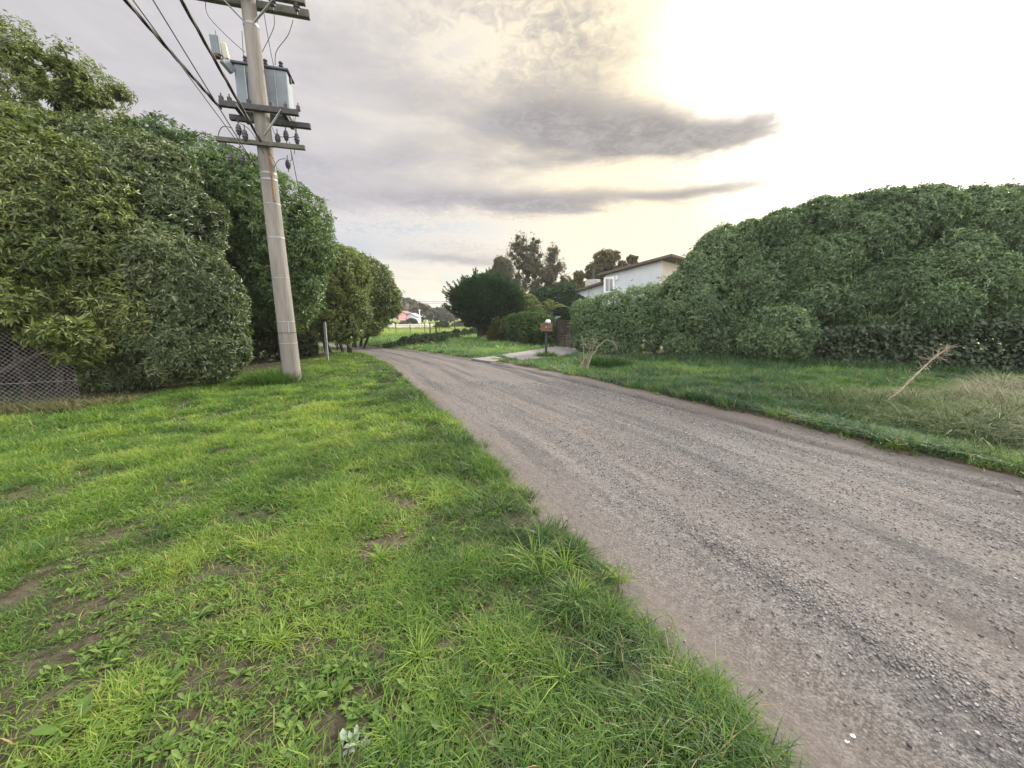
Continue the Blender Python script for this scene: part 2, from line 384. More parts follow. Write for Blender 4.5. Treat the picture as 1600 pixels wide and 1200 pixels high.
def road_mat():
    m, nt, b = nodes('gravel_track'); N, L = nt.nodes, nt.links
    uv = N.new('ShaderNodeUVMap'); uv.uv_map = 'uv'; tc = N.new('ShaderNodeTexCoord')
    def noise(sc, st=(1, 1, 1), d=6, r=.62, src=None):
        mp = N.new('ShaderNodeMapping'); mp.inputs['Scale'].default_value = st; L.new(src or uv.outputs[0], mp.inputs[0])
        n = N.new('ShaderNodeTexNoise'); L.new(mp.outputs[0], n.inputs['Vector']); n.inputs['Scale'].default_value = sc; n.inputs['Detail'].default_value = d; n.inputs['Roughness'].default_value = r; return n.outputs[0]
    def ramp(f, *st):
        r = N.new('ShaderNodeValToRGB'); e = r.color_ramp.elements
        while len(e) < len(st): e.new(.5)
        for q, (p, c) in zip(e, st): q.position = p; q.color = (*c, 1)
        L.new(f, r.inputs[0]); return r.outputs[0]
    def mix(f, a, b_, mode='MIX'):
        n = N.new('ShaderNodeMix'); n.data_type = 'RGBA'; n.blend_type = mode
        if isinstance(f, float): n.inputs[0].default_value = f
        else: L.new(f, n.inputs[0])
        L.new(a, n.inputs[6]); L.new(b_, n.inputs[7]); return n.outputs[2]
    O = tc.outputs['Object']
    band = ramp(noise(1.0, (2.6, .16, 1), 5), (.38, (.122, .110, .103)), (.5, (.124, .120, .119)), (.62, (.050, .050, .053)))
    patch = ramp(noise(1.2, (1, .45, 1), 6), (.35, (.126, .112, .104)), (.65, (.075, .072, .072)))
    col = mix(.38, band, patch)
    grit = ramp(noise(75, src=O, d=3, r=.8), (.36, (.30, .30, .31)), (.5, (.95, .95, .95)), (.64, (1.9, 1.87, 1.85)))
    col = mix(.8, col, grit, 'MULTIPLY')
    g2 = ramp(noise(19, src=O, d=4, r=.75), (.36, (.62, .61, .61)), (.62, (1.25, 1.25, 1.24))); col = mix(.8, col, g2, 'MULTIPLY')
    vo = N.new('ShaderNodeTexVoronoi'); L.new(O, vo.inputs['Vector']); vo.inputs['Scale'].default_value = 34
    peb = ramp(vo.outputs['Distance'], (.12, (1, 1, 1)), (.3, (0, 0, 0)))
    gm = ramp(noise(1.0, (3.5, .3, 1), 4), (.45, (0, 0, 0)), (.6, (.75, .75, .75)))
    pm = N.new('ShaderNodeMath'); pm.operation = 'MULTIPLY'; L.new(peb, pm.inputs[0]); L.new(gm, pm.inputs[1])
    wn = N.new('ShaderNodeTexWhiteNoise'); L.new(vo.outputs['Position'], wn.inputs[0])
    pc = ramp(wn.outputs[0], (0, (.06, .058, .058)), (.6, (.17, .16, .155)), (1, (.26, .25, .245)))
    col = mix(pm.outputs[0], col, pc)
    at = N.new('ShaderNodeAttribute'); at.attribute_name = 'tint'; sc = N.new('ShaderNodeSeparateColor'); L.new(at.outputs['Color'], sc.inputs[0])
    dust = ramp(noise(22, src=O, d=5), (.35, (.096, .083, .075)), (.65, (.140, .121, .110)))
    col = mix(sc.outputs[0], col, dust)
    dark = N.new('ShaderNodeRGB'); dark.outputs[0].default_value = (.035, .033, .033, 1)
    dm = N.new('ShaderNodeMath'); dm.operation = 'MULTIPLY'; L.new(sc.outputs[1], dm.inputs[0]); L.new(ramp(noise(2, (2, .5, 1), 5), (.35, (.2, .2, .2)), (.6, (.9, .9, .9))), dm.inputs[1])
    col = mix(dm.outputs[0], col, dark.outputs[0])
    L.new(col, b.inputs['Base Color']); b.inputs['Roughness'].default_value = .92; b.inputs['Specular IOR Level'].default_value = .2
    b1 = N.new('ShaderNodeBump'); b1.inputs['Strength'].default_value = .8; b1.inputs['Distance'].default_value = .012; L.new(noise(55, src=O, d=5, r=.75), b1.inputs['Height'])
    b2 = N.new('ShaderNodeBump'); b2.inputs['Strength'].default_value = .6; b2.inputs['Distance'].default_value = .05; L.new(noise(1.6, (3, .5, 1), 6), b2.inputs['Height'])
    L.new(b2.outputs[0], b1.inputs['Normal']); L.new(b1.outputs[0], b.inputs['Normal'])
    return m
def build_road():
    # rows along the track, columns across it, a little wider than the outline
    def resample(poly, n):
        k = np.linspace(0, len(poly) - 1, n); i = np.clip(k.astype(int), 0, len(poly) - 2); f = (k - i)[:, None]
        p0 = poly[np.maximum(i - 1, 0)]; p1 = poly[i]; p2 = poly[i + 1]; p3 = poly[np.minimum(i + 2, len(poly) - 1)]
        return .5 * (2 * p1 + (p2 - p0) * f + (2 * p0 - 5 * p1 + 4 * p2 - p3) * f ** 2 + (3 * p1 - p0 - 3 * p2 + p3) * f ** 3)
    n, mcol = 620, 130
    a = resample(LE, n); b = resample(RE, n); t = np.linspace(-.07, 1.07, mcol)
    X = (a[:, None, 0] * (1 - t) + b[:, None, 0] * t).ravel(); Y = (a[:, None, 1] * (1 - t) + b[:, None, 1] * t).ravel()
    A, B, S = road_coords(X, Y); Z = road_h(X, Y, A, B, S)
    i = np.arange(n * mcol).reshape(n, mcol); f = np.stack([i[:-1, :-1], i[:-1, 1:], i[1:, 1:], i[1:, :-1]], -1).reshape(-1, 4)
    tt = A / np.maximum(A + B, .5); jit = .03 * fbm(X, Y, 1.3, 41)
    dust = np.clip(1 - (A + jit * 6) / .6, 0, 1) * .85 + np.clip(1 - (B + jit * 6) / .42, 0, 1) * .9
    dust = np.clip(dust + .35 * np.exp(-((tt + jit - .33) / .05) ** 2), 0, 1)
    dark = np.exp(-((tt + jit * .5 - .885) / .028) ** 2) + .55 * np.exp(-((tt + jit - .80) / .02) ** 2) + .35 * np.exp(-((tt + jit - .45) / .03) ** 2)
    tint = np.stack([dust, np.clip(dark, 0, 1), np.zeros_like(X)], 1)
    o = mesh_np('dirt_road', np.stack([X, Y, Z], 1), [f], road_mat(), tint=tint, smooth=True, uv=np.stack([A, S], 1)); tag(o, kind='structure')
build_road()

# driveway slabs
def slab(name, pts, z0, z1, mat):
    o = MB().prism([(G(*p).x, G(*p).y) for p in pts], z0, z1).build(name, mat, bevel=.01); return tag(o, kind='structure')
M['slab'] = simple('driveway_concrete', (.18, .175, .17), .9, 0, .12, 1.5, .3)
slab('driveway', [(780, 556), (868, 542.5), (935, 548), (905, 554), (815, 565)], -.10, .045, M['slab'])
slab('driveway', [(736, 560.5), (774, 556), (790, 562), (767, 565)], -.10, .012, M['slab'])

# ------------------------------------------------------------------ grass
def blades(name, x, y, L, Wd, lean, tint, seg, mat, z=None, az=None):
    n = len(x)
    if z is None:
        m, rh_, tz_ = surf(x, y); z = np.maximum(tz_, np.where(m < .5, rh_, -9)) - .005
    az = rng.uniform(0, 2 * np.pi, n) if az is None else az
    dx, dy = np.cos(az), np.sin(az); tw = az + np.pi / 2 + rng.normal(0, .5, n); px, py = np.cos(tw), np.sin(tw)
    ss = np.linspace(0, 1, seg + 1); cols = []; rows = []
    for k, s in enumerate(ss):
        off = L * lean * s ** 1.8; up = L * (s - .45 * np.minimum(lean, 1.2) * s ** 2)
        w = Wd * (1.0, .9, .62, .0)[k] if seg == 3 else Wd * ((1.0, .75, 0)[k] if seg == 2 else (1.0, 0)[k])
        c = np.stack([x + dx * off, y + dy * off, z + up], 1); sd = np.stack([px * w / 2, py * w / 2, np.zeros(n)], 1)
        if k == seg: rows.append(c[:, None])
        else: rows.append(np.stack([c - sd, c + sd], 1))
    V = np.concatenate(rows, 1); nv = V.shape[1]; base = (np.arange(n) * nv)[:, None]; F_ = []
    for k in range(seg - 1): F_.append(base + np.array([2 * k, 2 * k + 1, 2 * k + 3, 2 * k + 2]))
    tri = base + np.array([2 * (seg - 1), 2 * seg - 1, 2 * seg])
    fl = ([np.concatenate(F_)] if F_ else []) + [tri]
    return mesh_np(name, V.reshape(-1, 3), fl, mat, tint=np.repeat(tint, nv, 0))
SOIL = [(G(640, 1110), .10), (G(600, 1085), .08), (G(290, 1085), .07), (G(565, 1168), .07), (G(690, 1170), .07), (G(330, 960), .10), (G(720, 975), .07), (G(100, 1160), .08), (G(385, 1055), .13), (G(310, 1140), .16), (G(545, 1130), .14), (G(480, 1010), .09), (G(740, 910), .10), (G(700, 1010), .12), (G(640, 790), .13), (G(420, 840), .13),
        (G(600, 860), .10), (G(760, 1150), .12), (G(800, 1060), .10), (G(1000, 1060), .08), (G(200, 900), .10), (G(560, 740), .12)]
def soilness(x, y):
    s = np.zeros_like(x)
    for c, r in SOIL: s = np.maximum(s, np.exp(-(((x - c.x) ** 2 + (y - c.y) ** 2) / r ** 2) ** 1.2 * .8))
    w = np.clip(.55 - np.abs(x + 1.0 + .15 * y) / 2.4, 0, 1) * np.clip(1.6 - y / 6, 0, 1)     # worn strip beside the track
    s = np.maximum(s, np.clip((fbm(x, y, 2.6, 51) - .60 + .25 * w) * 4, 0, 1) * (.25 + .6 * np.clip(w * 2, 0, 1)))
    return s
def pal(n, u, cols):
    cols = np.array(cols); k = np.clip(u, 0, .9999) * (len(cols) - 1); i = k.astype(int); f = (k - i)[:, None]
    return cols[i] * (1 - f) + cols[i + 1] * f
GREEN = [(.030, .064, .022), (.055, .112, .027), (.098, .182, .034), (.158, .252, .042), (.25, .31, .065)]
def scatter(y0, y1, n):
    y = rng.uniform(y0 ** 2, y1 ** 2, n) ** .5; h = 1.42 * y + 1.3; x = rng.uniform(-1, 1, n) * h; return x, y
def verge_grass(name, y0, y1, dens, L0, W0, seg):
    area = 1.42 * (y1 ** 2 - y0 ** 2) + 2.6 * (y1 - y0); x, y = scatter(y0, y1, int(area * dens))
    a, b, s = road_coords(x, y); m = edge_mask(a, b, x, y)
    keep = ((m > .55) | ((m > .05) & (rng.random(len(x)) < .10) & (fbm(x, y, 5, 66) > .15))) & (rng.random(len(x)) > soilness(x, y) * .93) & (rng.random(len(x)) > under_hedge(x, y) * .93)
    tuft = fbm(x, y, 3.2, 61); keep &= rng.random(len(x)) < .60 + .85 * tuft
    for c0 in DRIVE: keep &= ~inpoly(x, y, c0)
    x, y, a, b, tuft = x[keep], y[keep], a[keep], b[keep], tuft[keep]; n = len(x)
    right = b < -.0 
    ln = L0 * (.45 + 1.0 * (tuft + 1) / 2 + .5 * np.clip(fbm(x, y, .7, 62), -.5, 1)) * rng.uniform(.55, 1.25, n)
    edge = np.exp(-np.abs(a + .35) / .35) * (a < 0); ln = ln * (1 + .55 * edge * (y < 8)); ln = np.where(right, ln * 1.8, ln)
    hue = .47 + .35 * fbm(x, y, .55, 63) + .40 * fbm(x, y, 2.4, 64) + .28 * tuft + rng.normal(0, .15, n) - .38 * edge
    hue = np.where(right, hue - .10, hue + .06) + .45 * np.clip((y - 26) / 8, 0, 1)
    col = pal(n, hue, GREEN); straw = rng.random(n) < .03 + .06 * np.clip(fbm(x, y, .9, 65) + .1, 0, 1) + .05 * right
    col[straw] = np.array((.30, .245, .12)) * rng.uniform(.6, 1.2, (straw.sum(), 1))
    cool = right[:, None] * np.array((-.006, .004, .028)); col = np.clip(col + cool, .01, 1)
    lean = rng.uniform(.4, 1.7, n)
    windaz = rng.uniform(0, 2 * np.pi, n)
    o = blades(name, x, y, ln, W0 * rng.uniform(.7, 1.3, n), lean, col, seg, M['grass'], az=windaz)
    return o
def inpoly(x, y, poly):
    c = np.zeros(x.shape, bool); n = len(poly)
    for i in range(n):
        (x0, y0), (x1, y1) = poly[i], poly[(i + 1) % n]
        t = ((y0 > y) != (y1 > y)) & (x < (x1 - x0) * (y - y0) / (y1 - y0 + 1e-12) + x0); c ^= t
    return c
DRIVE = [[(G(*p).x, G(*p).y) for p in [(780, 556), (868, 542.5), (935, 548), (905, 554), (815, 565)]], [(G(*p).x, G(*p).y) for p in [(736, 560.5), (774, 556), (790, 562), (767, 565)]]]
for args in ((.55, 2.6, 13500, .078, .0050, 3), (2.6, 5.0, 7600, .098, .0082, 2), (5.0, 9.5, 3300, .12, .0135, 2), (9.5, 19, 1050, .12, .025, 1), (19, 40, 190, .16, .06, 1)):
    tag(verge_grass('grass', *args), 'green grass on the verges either side of the dirt road', 'grass', kind='stuff')
def tufts():
    r = np.random.default_rng(99); X, Y, A, L, Wd, T, LE_ = [], [], [], [], [], [], []
    for _ in range(3400):
        q = r.uniform(.7 ** 2, 11 ** 2) ** .5; x = r.uniform(-1, 1) * (1.42 * q + 1); a, b, s = road_coords(np.array([x]), np.array([q]))
        if min(a[0], b[0]) > r.uniform(-.06, .10) or soilness(np.array([x]), np.array([q]))[0] > .6 or under_hedge(np.array([x]), np.array([q]))[0] > .5: continue
        edge = math.exp(-abs(a[0] + .3) / .4) if a[0] < 0 else 0; 
        if r.random() > .30 + .8 * edge + .4 * (fbm(np.array([x]), np.array([q]), .8, 91)[0] > .1): continue
        n = int(r.integers(18, 60)); rad = r.uniform(.015, .05) * (1 + q * .05); az = r.uniform(0, 6.28, n); k = np.abs(r.normal(0, 1, n)) * rad
        X.append(x + np.cos(az) * k); Y.append(q + np.sin(az) * k); A.append(az + r.normal(0, .5, n)); ln = r.uniform(.07, .15) * (1 + .7 * edge); L.append(ln * r.uniform(.5, 1.1, n))
        Wd.append(np.full(n, r.uniform(.0035, .006) * (1 + q * .18))); LE_.append(r.uniform(.35, 1.5, n)); u = r.random() - .35 * edge; T.append(pal(n, u + r.normal(0, .12, n), GREEN))
    x, y, az, l, w, t, le = (np.concatenate(v) for v in (X, Y, A, L, Wd, T, LE_))
    tag(blades('grass', x, y, l, w, le, t, 3, M['grass'], az=az), 'taller grass tufts scattered through the verges', 'grass', kind='stuff')
tufts()
def gravel(n):
    t = rng.random(n) ** 1.0; yy = rng.uniform(.7, 9.5, n) ** 1.0; yy = .7 + 9 * rng.random(n) ** 1.6
    x = rng.uniform(-3, 9, n) ; y = yy
    a, b, s = road_coords(x, y); d = np.minimum(a, b); tt = a / np.maximum(a + b, .1)
    den = .12 + np.clip(vnoise(a * 3.1, s * .3, seed=71) * .9 + .25 * vnoise(a * 9, s * 1.1, seed=72) + .1, 0, 1)
    den *= np.clip((tt - .06) / .12, .05, 1) * np.clip((.93 - tt) / .06, .1, 1)
    k = (d > 0) & (rng.random(n) < den); x, y, a, b, s = x[k], y[k], a[k], b[k], s[k]; n = len(x)
    z = road_h(x, y, a, b, s); r = .0028 + .0085 * rng.random(n) ** 3.0 + .0005 * y; big = rng.random(n) < .004; r[big] *= 1.8
    o = np.array([(1, 0, 0), (-1, 0, 0), (0, 1, 0), (0, -1, 0), (0, 0, 1), (0, 0, -1)], float)
    V = o[None] * rng.uniform(.6, 1.25, (n, 6, 1)) * r[:, None, None]; th = rng.uniform(0, 6.28, n); cc, sn = np.cos(th)[:, None], np.sin(th)[:, None]
    X = V[..., 0] * cc - V[..., 1] * sn; Y = V[..., 0] * sn + V[..., 1] * cc; Z = V[..., 2] * .7
    V = np.stack([X + x[:, None], Y + y[:, None], Z + (z + r * .25)[:, None]], -1)
    F_ = np.array([(0, 2, 4), (2, 1, 4), (1, 3, 4), (3, 0, 4), (2, 0, 5), (1, 2, 5), (3, 1, 5), (0, 3, 5)])
    f = ((np.arange(n) * 6)[:, None, None] + F_[None]).reshape(-1, 3)
    g = rng.uniform(.06, .24, n) ; g = np.where(rng.random(n) < .02, .34, g)
    tint = g[:, None] * np.array((1.01, .98, .96)) + rng.normal(0, .003, (n, 3)); tint = np.clip(tint, .03, .8)
    ob = mesh_np('gravel', V.reshape(-1, 3), [f], M['stonechip'], tint=np.repeat(tint, 6, 0))
    tag(ob, 'loose gravel chips scattered in bands along the dirt road', 'gravel', kind='stuff')
def chip_mat():
    m, nt, b = nodes('stone_chip'); at = nt.nodes.new('ShaderNodeAttribute'); at.attribute_name = 'tint'; nt.links.new(at.outputs['Color'], b.inputs['Base Color'])
    b.inputs['Roughness'].default_value = .8; b.inputs['Specular IOR Level'].default_value = .3; return m
M['stonechip'] = chip_mat()
gravel(560000)
def clods():
    n = 60000; x, y = scatter(.6, 6.5, n); a, b, s = road_coords(x, y); k = (a < .35) & (rng.random(n) < .06 + .9 * soilness(x, y)); x, y = x[k], y[k]; n = len(x)
    m_, rh_, tz_ = surf(x, y); z = np.maximum(tz_, np.where(m_ < .5, rh_, -9)); rr = .0018 + .0075 * rng.random(n) ** 3
    o = np.array([(1, 0, 0), (-1, 0, 0), (0, 1, 0), (0, -1, 0), (0, 0, 1), (0, 0, -1)], float); V = o[None] * rng.uniform(.5, 1.3, (n, 6, 1)) * rr[:, None, None]
    V = V + np.stack([x, y, z + rr * .3], 1)[:, None]; F_ = np.array([(0, 2, 4), (2, 1, 4), (1, 3, 4), (3, 0, 4), (2, 0, 5), (1, 2, 5), (3, 1, 5), (0, 3, 5)])
    f = ((np.arange(n) * 6)[:, None, None] + F_[None]).reshape(-1, 3); tint = rng.uniform(.5, 1.3, (n, 1)) * np.array((.085, .066, .052)); g = rng.random(n) < .05; tint[g] = (.24, .22, .20)
    tag(mesh_np('soil', V.reshape(-1, 3), [f], M['stonechip'], tint=np.repeat(tint, 6, 0)), 'crumbs of soil and grit on the bare patches of the verge', 'soil', kind='stuff')
clods()

# ------------------------------------------------------------------ foliage
def leaves(name, p, d, up, L, Wd, tint, mat, parent=None, fold=.25, droop=.15):
    """diamond leaves: base p, direction d (unit), rough normal up"""
    n = len(p); side = np.cross(d, up); side /= np.linalg.norm(side, axis=1, keepdims=True) + 1e-9; nor = np.cross(side, d)
    L = L[:, None]; Wd = Wd[:, None]
    mid = p + d * L * .5
    V = np.stack([p, mid + side * Wd / 2 + nor * Wd * fold, p + d * L - nor * L * droop, mid - side * Wd / 2 + nor * Wd * fold], 1)
    b = (np.arange(n) * 4)[:, None]; f = np.concatenate([b + np.array([0, 1, 2]), b + np.array([0, 2, 3])])
    o = mesh_np(name, V.reshape(-1, 3), [f], mat, tint=np.repeat(tint, 4, 0))
    if parent is not None: adopt(o, parent)
    return o
def unit(v): return v / (np.linalg.norm(v, axis=1, keepdims=True) + 1e-9)
CAM = np.array((0, 0, EYE))
def bumps(lobes, per, frac, seed):
    r = np.random.default_rng(seed); out = []
    for c in lobes:
        cx, cy, cz, rx, ry, rz = c
        ds = []
        for _ in range(per):          # spread the bumps evenly: best of several candidates
            cand = unit(r.normal(0, 1, (12, 3))); sc = cand @ np.array(ds).T if ds else np.zeros((12, 1)); ds.append(cand[np.argmin(sc.max(1))])
        for d in ds:
            if d[2] < -.7: continue
            k = r.uniform(*frac); m = (rx * ry * rz) ** (1 / 3) * k
            q = .74
            out.append((cx + d[0] * rx * q, cy + d[1] * ry * q, cz + d[2] * rz * q, m * r.uniform(.9, 1.3), m * r.uniform(.9, 1.2), m * r.uniform(.8, 1.15)))
    return list(lobes) + out
def crown(name, parent, lobes, twigs, leaf, cols, mat, seed=1, per=7, bump=8, frac=(.34, .50), depth=.16, upb=.35, spread=(42, 88), gap=.0, gapf=1.3,
          zmin=.12, twl=.10, inner=.2, rough=.10, back=.4, hang=0.0, jit=.22, clump=.25, stray=.07):
    r = np.random.default_rng(seed); lb = np.array(bumps(lobes, bump, frac, seed) if bump else lobes, float)
    area = (lb[:, 3] * lb[:, 5] + lb[:, 4] * lb[:, 5] + lb[:, 3] * lb[:, 4]); pr = area / area.sum()
    need = twigs; P_, N_, D_ = [], [], []
    for rnd in range(8):
        n = int(need * 1.6) + 100; k = r.choice(len(lb), n, p=pr); d = unit(r.normal(0, 1, (n, 3))); l = lb[k]
        dep = r.random(n) ** 2 * depth; isin = r.random(n) < inner; dep = np.where(isin, depth + .15 + r.random(n) * .35, dep)
        q = 1 - dep + rough * vnoise(d[:, 0] * 3 + k * 7, d[:, 1] * 3, d[:, 2] * 3, seed)
        q = q + (r.random(n) < stray) * r.random(n) * .16 / np.maximum(l[:, 3], .3)
        p = l[:, :3] + d * l[:, 3:] * q[:, None]; nn = unit(d / l[:, 3:])
        ok = p[:, 2] > zmin
        for j in range(len(lb)):
            e = (((p - lb[j, :3]) / lb[j, 3:]) ** 2).sum(1); ok &= (e > np.where(isin, .3, .97) ** 2) | (k == j)
        if gap > 0:
            g = vnoise(p[:, 0] * gapf, p[:, 1] * gapf, p[:, 2] * gapf, seed + 5) + .5 * vnoise(p[:, 0] * gapf * 2.5, p[:, 1] * gapf * 2.5, p[:, 2] * gapf * 2.5, seed + 6)
            ok &= g > -1 + gap * 1.6
        away = (nn * unit(CAM - p)).sum(1) < -.25; ok &= ~away | (r.random(n) < back)
        P_.append(p[ok]); N_.append(nn[ok]); D_.append(isin[ok])
        need = twigs - sum(map(len, P_))
        if need <= 0: break
    p = np.concatenate(P_)[:twigs]; nn = np.concatenate(N_)[:twigs]; isin = np.concatenate(D_)[:twigs]; n = len(p)
    ax = unit(nn + np.array((0, 0, upb)) + r.normal(0, jit, (n, 3)))
    # leaves round each twig
    P2 = np.repeat(p, per, 0); A2 = np.repeat(ax, per, 0); I2 = np.repeat(isin, per); m = len(P2)
    rv = unit(r.normal(0, 1, (m, 3))); perp = unit(np.cross(A2, rv)); th = np.radians(r.uniform(*spread, m))[:, None]
    d = A2 * np.cos(th) + perp * np.sin(th); d[:, 2] -= hang; d = unit(d)
    P2 = P2 + A2 * (r.uniform(-1, .2, m) * twl)[:, None]
    sc = r.uniform(.6, 1.2, m) * np.where(I2, 1.7, 1.0)
    L = leaf[0] * sc; Wd = leaf[1] * sc * np.where(I2, 1.4, 1.0)
    u = .48 + r.normal(0, .26, m) + np.repeat(clump * vnoise(p[:, 0] * 1.1, p[:, 1] * 1.1, p[:, 2] * 1.1, seed + 9) + r.normal(0, .12, n), per)
    tint = pal(m, u, cols)
    return leaves(name, P2, d, A2 + r.normal(0, .3, (m, 3)), L, Wd, tint, mat, parent)
def plobes(spec):
    """(px, py, Y, half width px, depth m, half height px) -> world ellipsoids"""
    out = []
    for px, py, Y, w, dm, h in spec:
        c = P(px, py, Y); k = mpp(px, py, Y); out.append((c.x, c.y, c.z, w * k, dm, h * k))
    return out
def limbs(parent, base, lobes, r0=.1, n=1, spreadr=.25, seed=3, name='trunk', mat=None, seg=6):
    rr = random.Random(seed); mb = MB()
    for i in range(n):
        b = Vector(base) + Vector((rr.uniform(-1, 1), rr.uniform(-1, 1), 0)) * spreadr * (n > 1)
        b.z = gz(b.x, b.y) - .05
        tg = [Vector(l[:3]) + Vector((0, 0, l[5] * .3)) for l in lobes]
        if n == 1:
            top = sum(tg, Vector()) / len(tg); fork = b.lerp(Vector((top.x, top.y, max(top.z * .45, b.z + .4))), .8)
            mb.tube([b, b.lerp(fork, .5) + Vector((rr.uniform(-.05, .05), 0, 0)), fork], [r0, r0 * .85, r0 * .75], 8)
            starts = [(fork, t, r0 * .6) for t in tg]
        else: starts = [(b, tg[i % len(tg)], r0)]
        for s, t, rad in starts:
            pts = [s]; rs = [rad]
            for k in range(1, seg + 1):
                f = k / seg; q = s.lerp(t, f); q.z = s.z + (t.z - s.z) * f ** .8; w = (s - t).length * .06
                pts.append(q + Vector((rr.uniform(-w, w), rr.uniform(-w, w), rr.uniform(-w, w)))); rs.append(rad * (1 - .75 * f))
            mb.tube(pts, rs, 6)
            for k in range(2, seg):       # side boughs
                d = Vector((rr.uniform(-1, 1), rr.uniform(-1, 1), rr.uniform(-.1, .9))).normalized() * (s - t).length * .22
                mb.tube([pts[k], pts[k] + d * .5 + Vector((0, 0, .05)), pts[k] + d], [rs[k] * .55, rs[k] * .35, rs[k] * .12], 5)
    return mb.build(name, mat or M['bark'], parent, smooth=True)
OLIVE = [(.020, .034, .012), (.038, .060, .018), (.065, .092, .028), (.11, .135, .045), (.165, .185, .085)]
DEEP = [(.014, .028, .010), (.025, .050, .016), (.040, .075, .022), (.065, .105, .032), (.11, .15, .06)]
RIGHTC = [(.022, .040, .020), (.034, .062, .028), (.050, .086, .038), (.070, .112, .050), (.11, .155, .08)]
DARKC = [(.008, .020, .010), (.014, .032, .015), (.022, .046, .022), (.035, .065, .03)]
def boost(c, k): return [tuple(v * k for v in q) for q in c]
OLIVE = [(q[0] * 1.75, q[1] * 1.7, q[2] * 1.35) for q in OLIVE]; DEEP = boost(DEEP, 1.8); RIGHTC = [(q[0] * 2.2, q[1] * 2.1, q[2] * 2.1) for q in RIGHTC]; DARKC = [(q[0] * 1.2, q[1] * 1.45, q[2] * 1.15) for q in DARKC]
def tree(kind, label, cat, base, lobes, twigs, leaf, cols, mat, group=None, trunk=.08, stems=1, sr=.3, **kw):
    b = Vector(base); b.z = gz(b.x, b.y)
    t = thing(kind, label, cat, b, group); limbs(t, b, lobes, trunk, stems, sr, kw.get('seed', 1))
    crown('crown', t, lobes, twigs, leaf, cols, mat, **kw); return t

# left side
HG = 'tall evergreen shrubs along the left verge'
tree('evergreen_shrub', 'olive-green glossy shrub hanging over the chain-link fence', 'shrub', (-9.6, 8.0, 0),
     plobes([(60, 330, 8.4, 140, 1.5, 120), (60, 405, 7.8, 115, 1.0, 48), (150, 500, 8.0, 50, .7, 70), (-60, 420, 7.6, 130, 1.3, 110), (150, 400, 8.3, 75, 1.1, 130), (110, 490, 7.9, 50, .6, 40), (-90, 260, 9, 160, 1.6, 120), (200, 490, 8.2, 60, .8, 75), (40, 250, 9.4, 120, 1.5, 70), (92, 520, 6.75, 44, .4, 22), (-30, 470, 6.3, 52, .5, 36), (20, 490, 6.6, 30, .3, 16), (128, 545, 7.1, 34, .4, 24)]),
     13500, (.128, .032), OLIVE, M['leaf'], HG, trunk=.07, stems=6, sr=.9, seed=11, per=10, upb=.30, gap=.16, gapf=1.1, zmin=.75, bump=5, frac=(.28, .42), rough=.08, depth=.13)
tree('evergreen_shrub', 'rounded dense glossy shrub reaching the ground between fence and concrete pole', 'shrub', (-8.1, 9.2, 0),
     plobes([(305, 470, 8.9, 68, 1.0, 75), (255, 420, 8.8, 62, 1.0, 70), (205, 500, 8.4, 60, .9, 65), (265, 540, 8.5, 68, .9, 58), (335, 540, 9.0, 44, .8, 56), (190, 580, 8.4, 44, .6, 34), (215, 330, 9.4, 75, 1.2, 80), (280, 350, 9.6, 55, 1.0, 70), (165, 260, 9.9, 80, 1.2, 56), (250, 270, 9.9, 50, .9, 50), (235, 450, 9.6, 120, 1.0, 130)]),
     12500, (.122, .030), [(.030, .050, .020), (.055, .086, .034), (.085, .125, .05), (.13, .17, .07), (.25, .28, .16)], M['leaf'], HG, trunk=.06, stems=6, sr=.8, seed=12, per=10, gap=.08, gapf=1.4, zmin=.08, bump=5, frac=(.26, .4), rough=.06, depth=.12)
tree('evergreen_shrub', 'dark twiggy shrub added behind the chain-link fence', 'shrub', (-10.6, 8.6, 0),  # inner foliage added in dark leaf colours to deepen the gap behind the fence
     plobes([(30, 570, 8.8, 80, .8, 60), (110, 570, 8.8, 60, .7, 55), (-80, 560, 8.2, 100, .8, 70), (60, 520, 9.2, 100, .8, 60)]),
     4200, (.10, .035), [(.020, .024, .012), (.045, .045, .025), (.09, .08, .05)], M['leaf_dull'], trunk=.035, stems=10, sr=1.2, seed=18, per=7, gap=.1, zmin=.02)
tree('open_tree', 'sparse twiggy tree rising above the olive-green shrub at the picture edge', 'tree', (-13.6, 10.6, 0),
     plobes([(45, 120, 11.0, 75, 1.0, 62), (-30, 80, 11.0, 70, 1.2, 55), (110, 160, 11.2, 60, .9, 55), (150, 150, 11.3, 36, .7, 42), (100, 105, 11.2, 40, .7, 30), (60, 210, 10.6, 75, 1.0, 45), (-80, 180, 11, 90, 1.3, 90), (170, 205, 11, 40, .6, 30)]),
     9500, (.105, .028), OLIVE, M['leaf'], trunk=.14, stems=6, sr=.7, seed=13, per=7, gap=.46, gapf=1.9, inner=.35, bump=6, depth=.6, rough=.3)
tree('evergreen_tree', 'deep green tree standing right behind the concrete pole', 'tree', (-8.6, 13.0, 0),
     plobes([(330, 312, 12.4, 110, 1.8, 85), (420, 370, 12.6, 80, 1.6, 100), (260, 270, 12.2, 70, 1.6, 60), (450, 440, 12.8, 50, 1.2, 80), (390, 460, 13.0, 60, 1.2, 60), (475, 375, 13.0, 32, .8, 50), (300, 400, 12.9, 70, 1.3, 90), (345, 272, 12.6, 60, 1.1, 35)]),
     11000, (.135, .034), DEEP, M['leaf'], trunk=.11, stems=5, sr=1.2, seed=14, per=8, gap=.10, gapf=1.0, zmin=.9, bump=9)
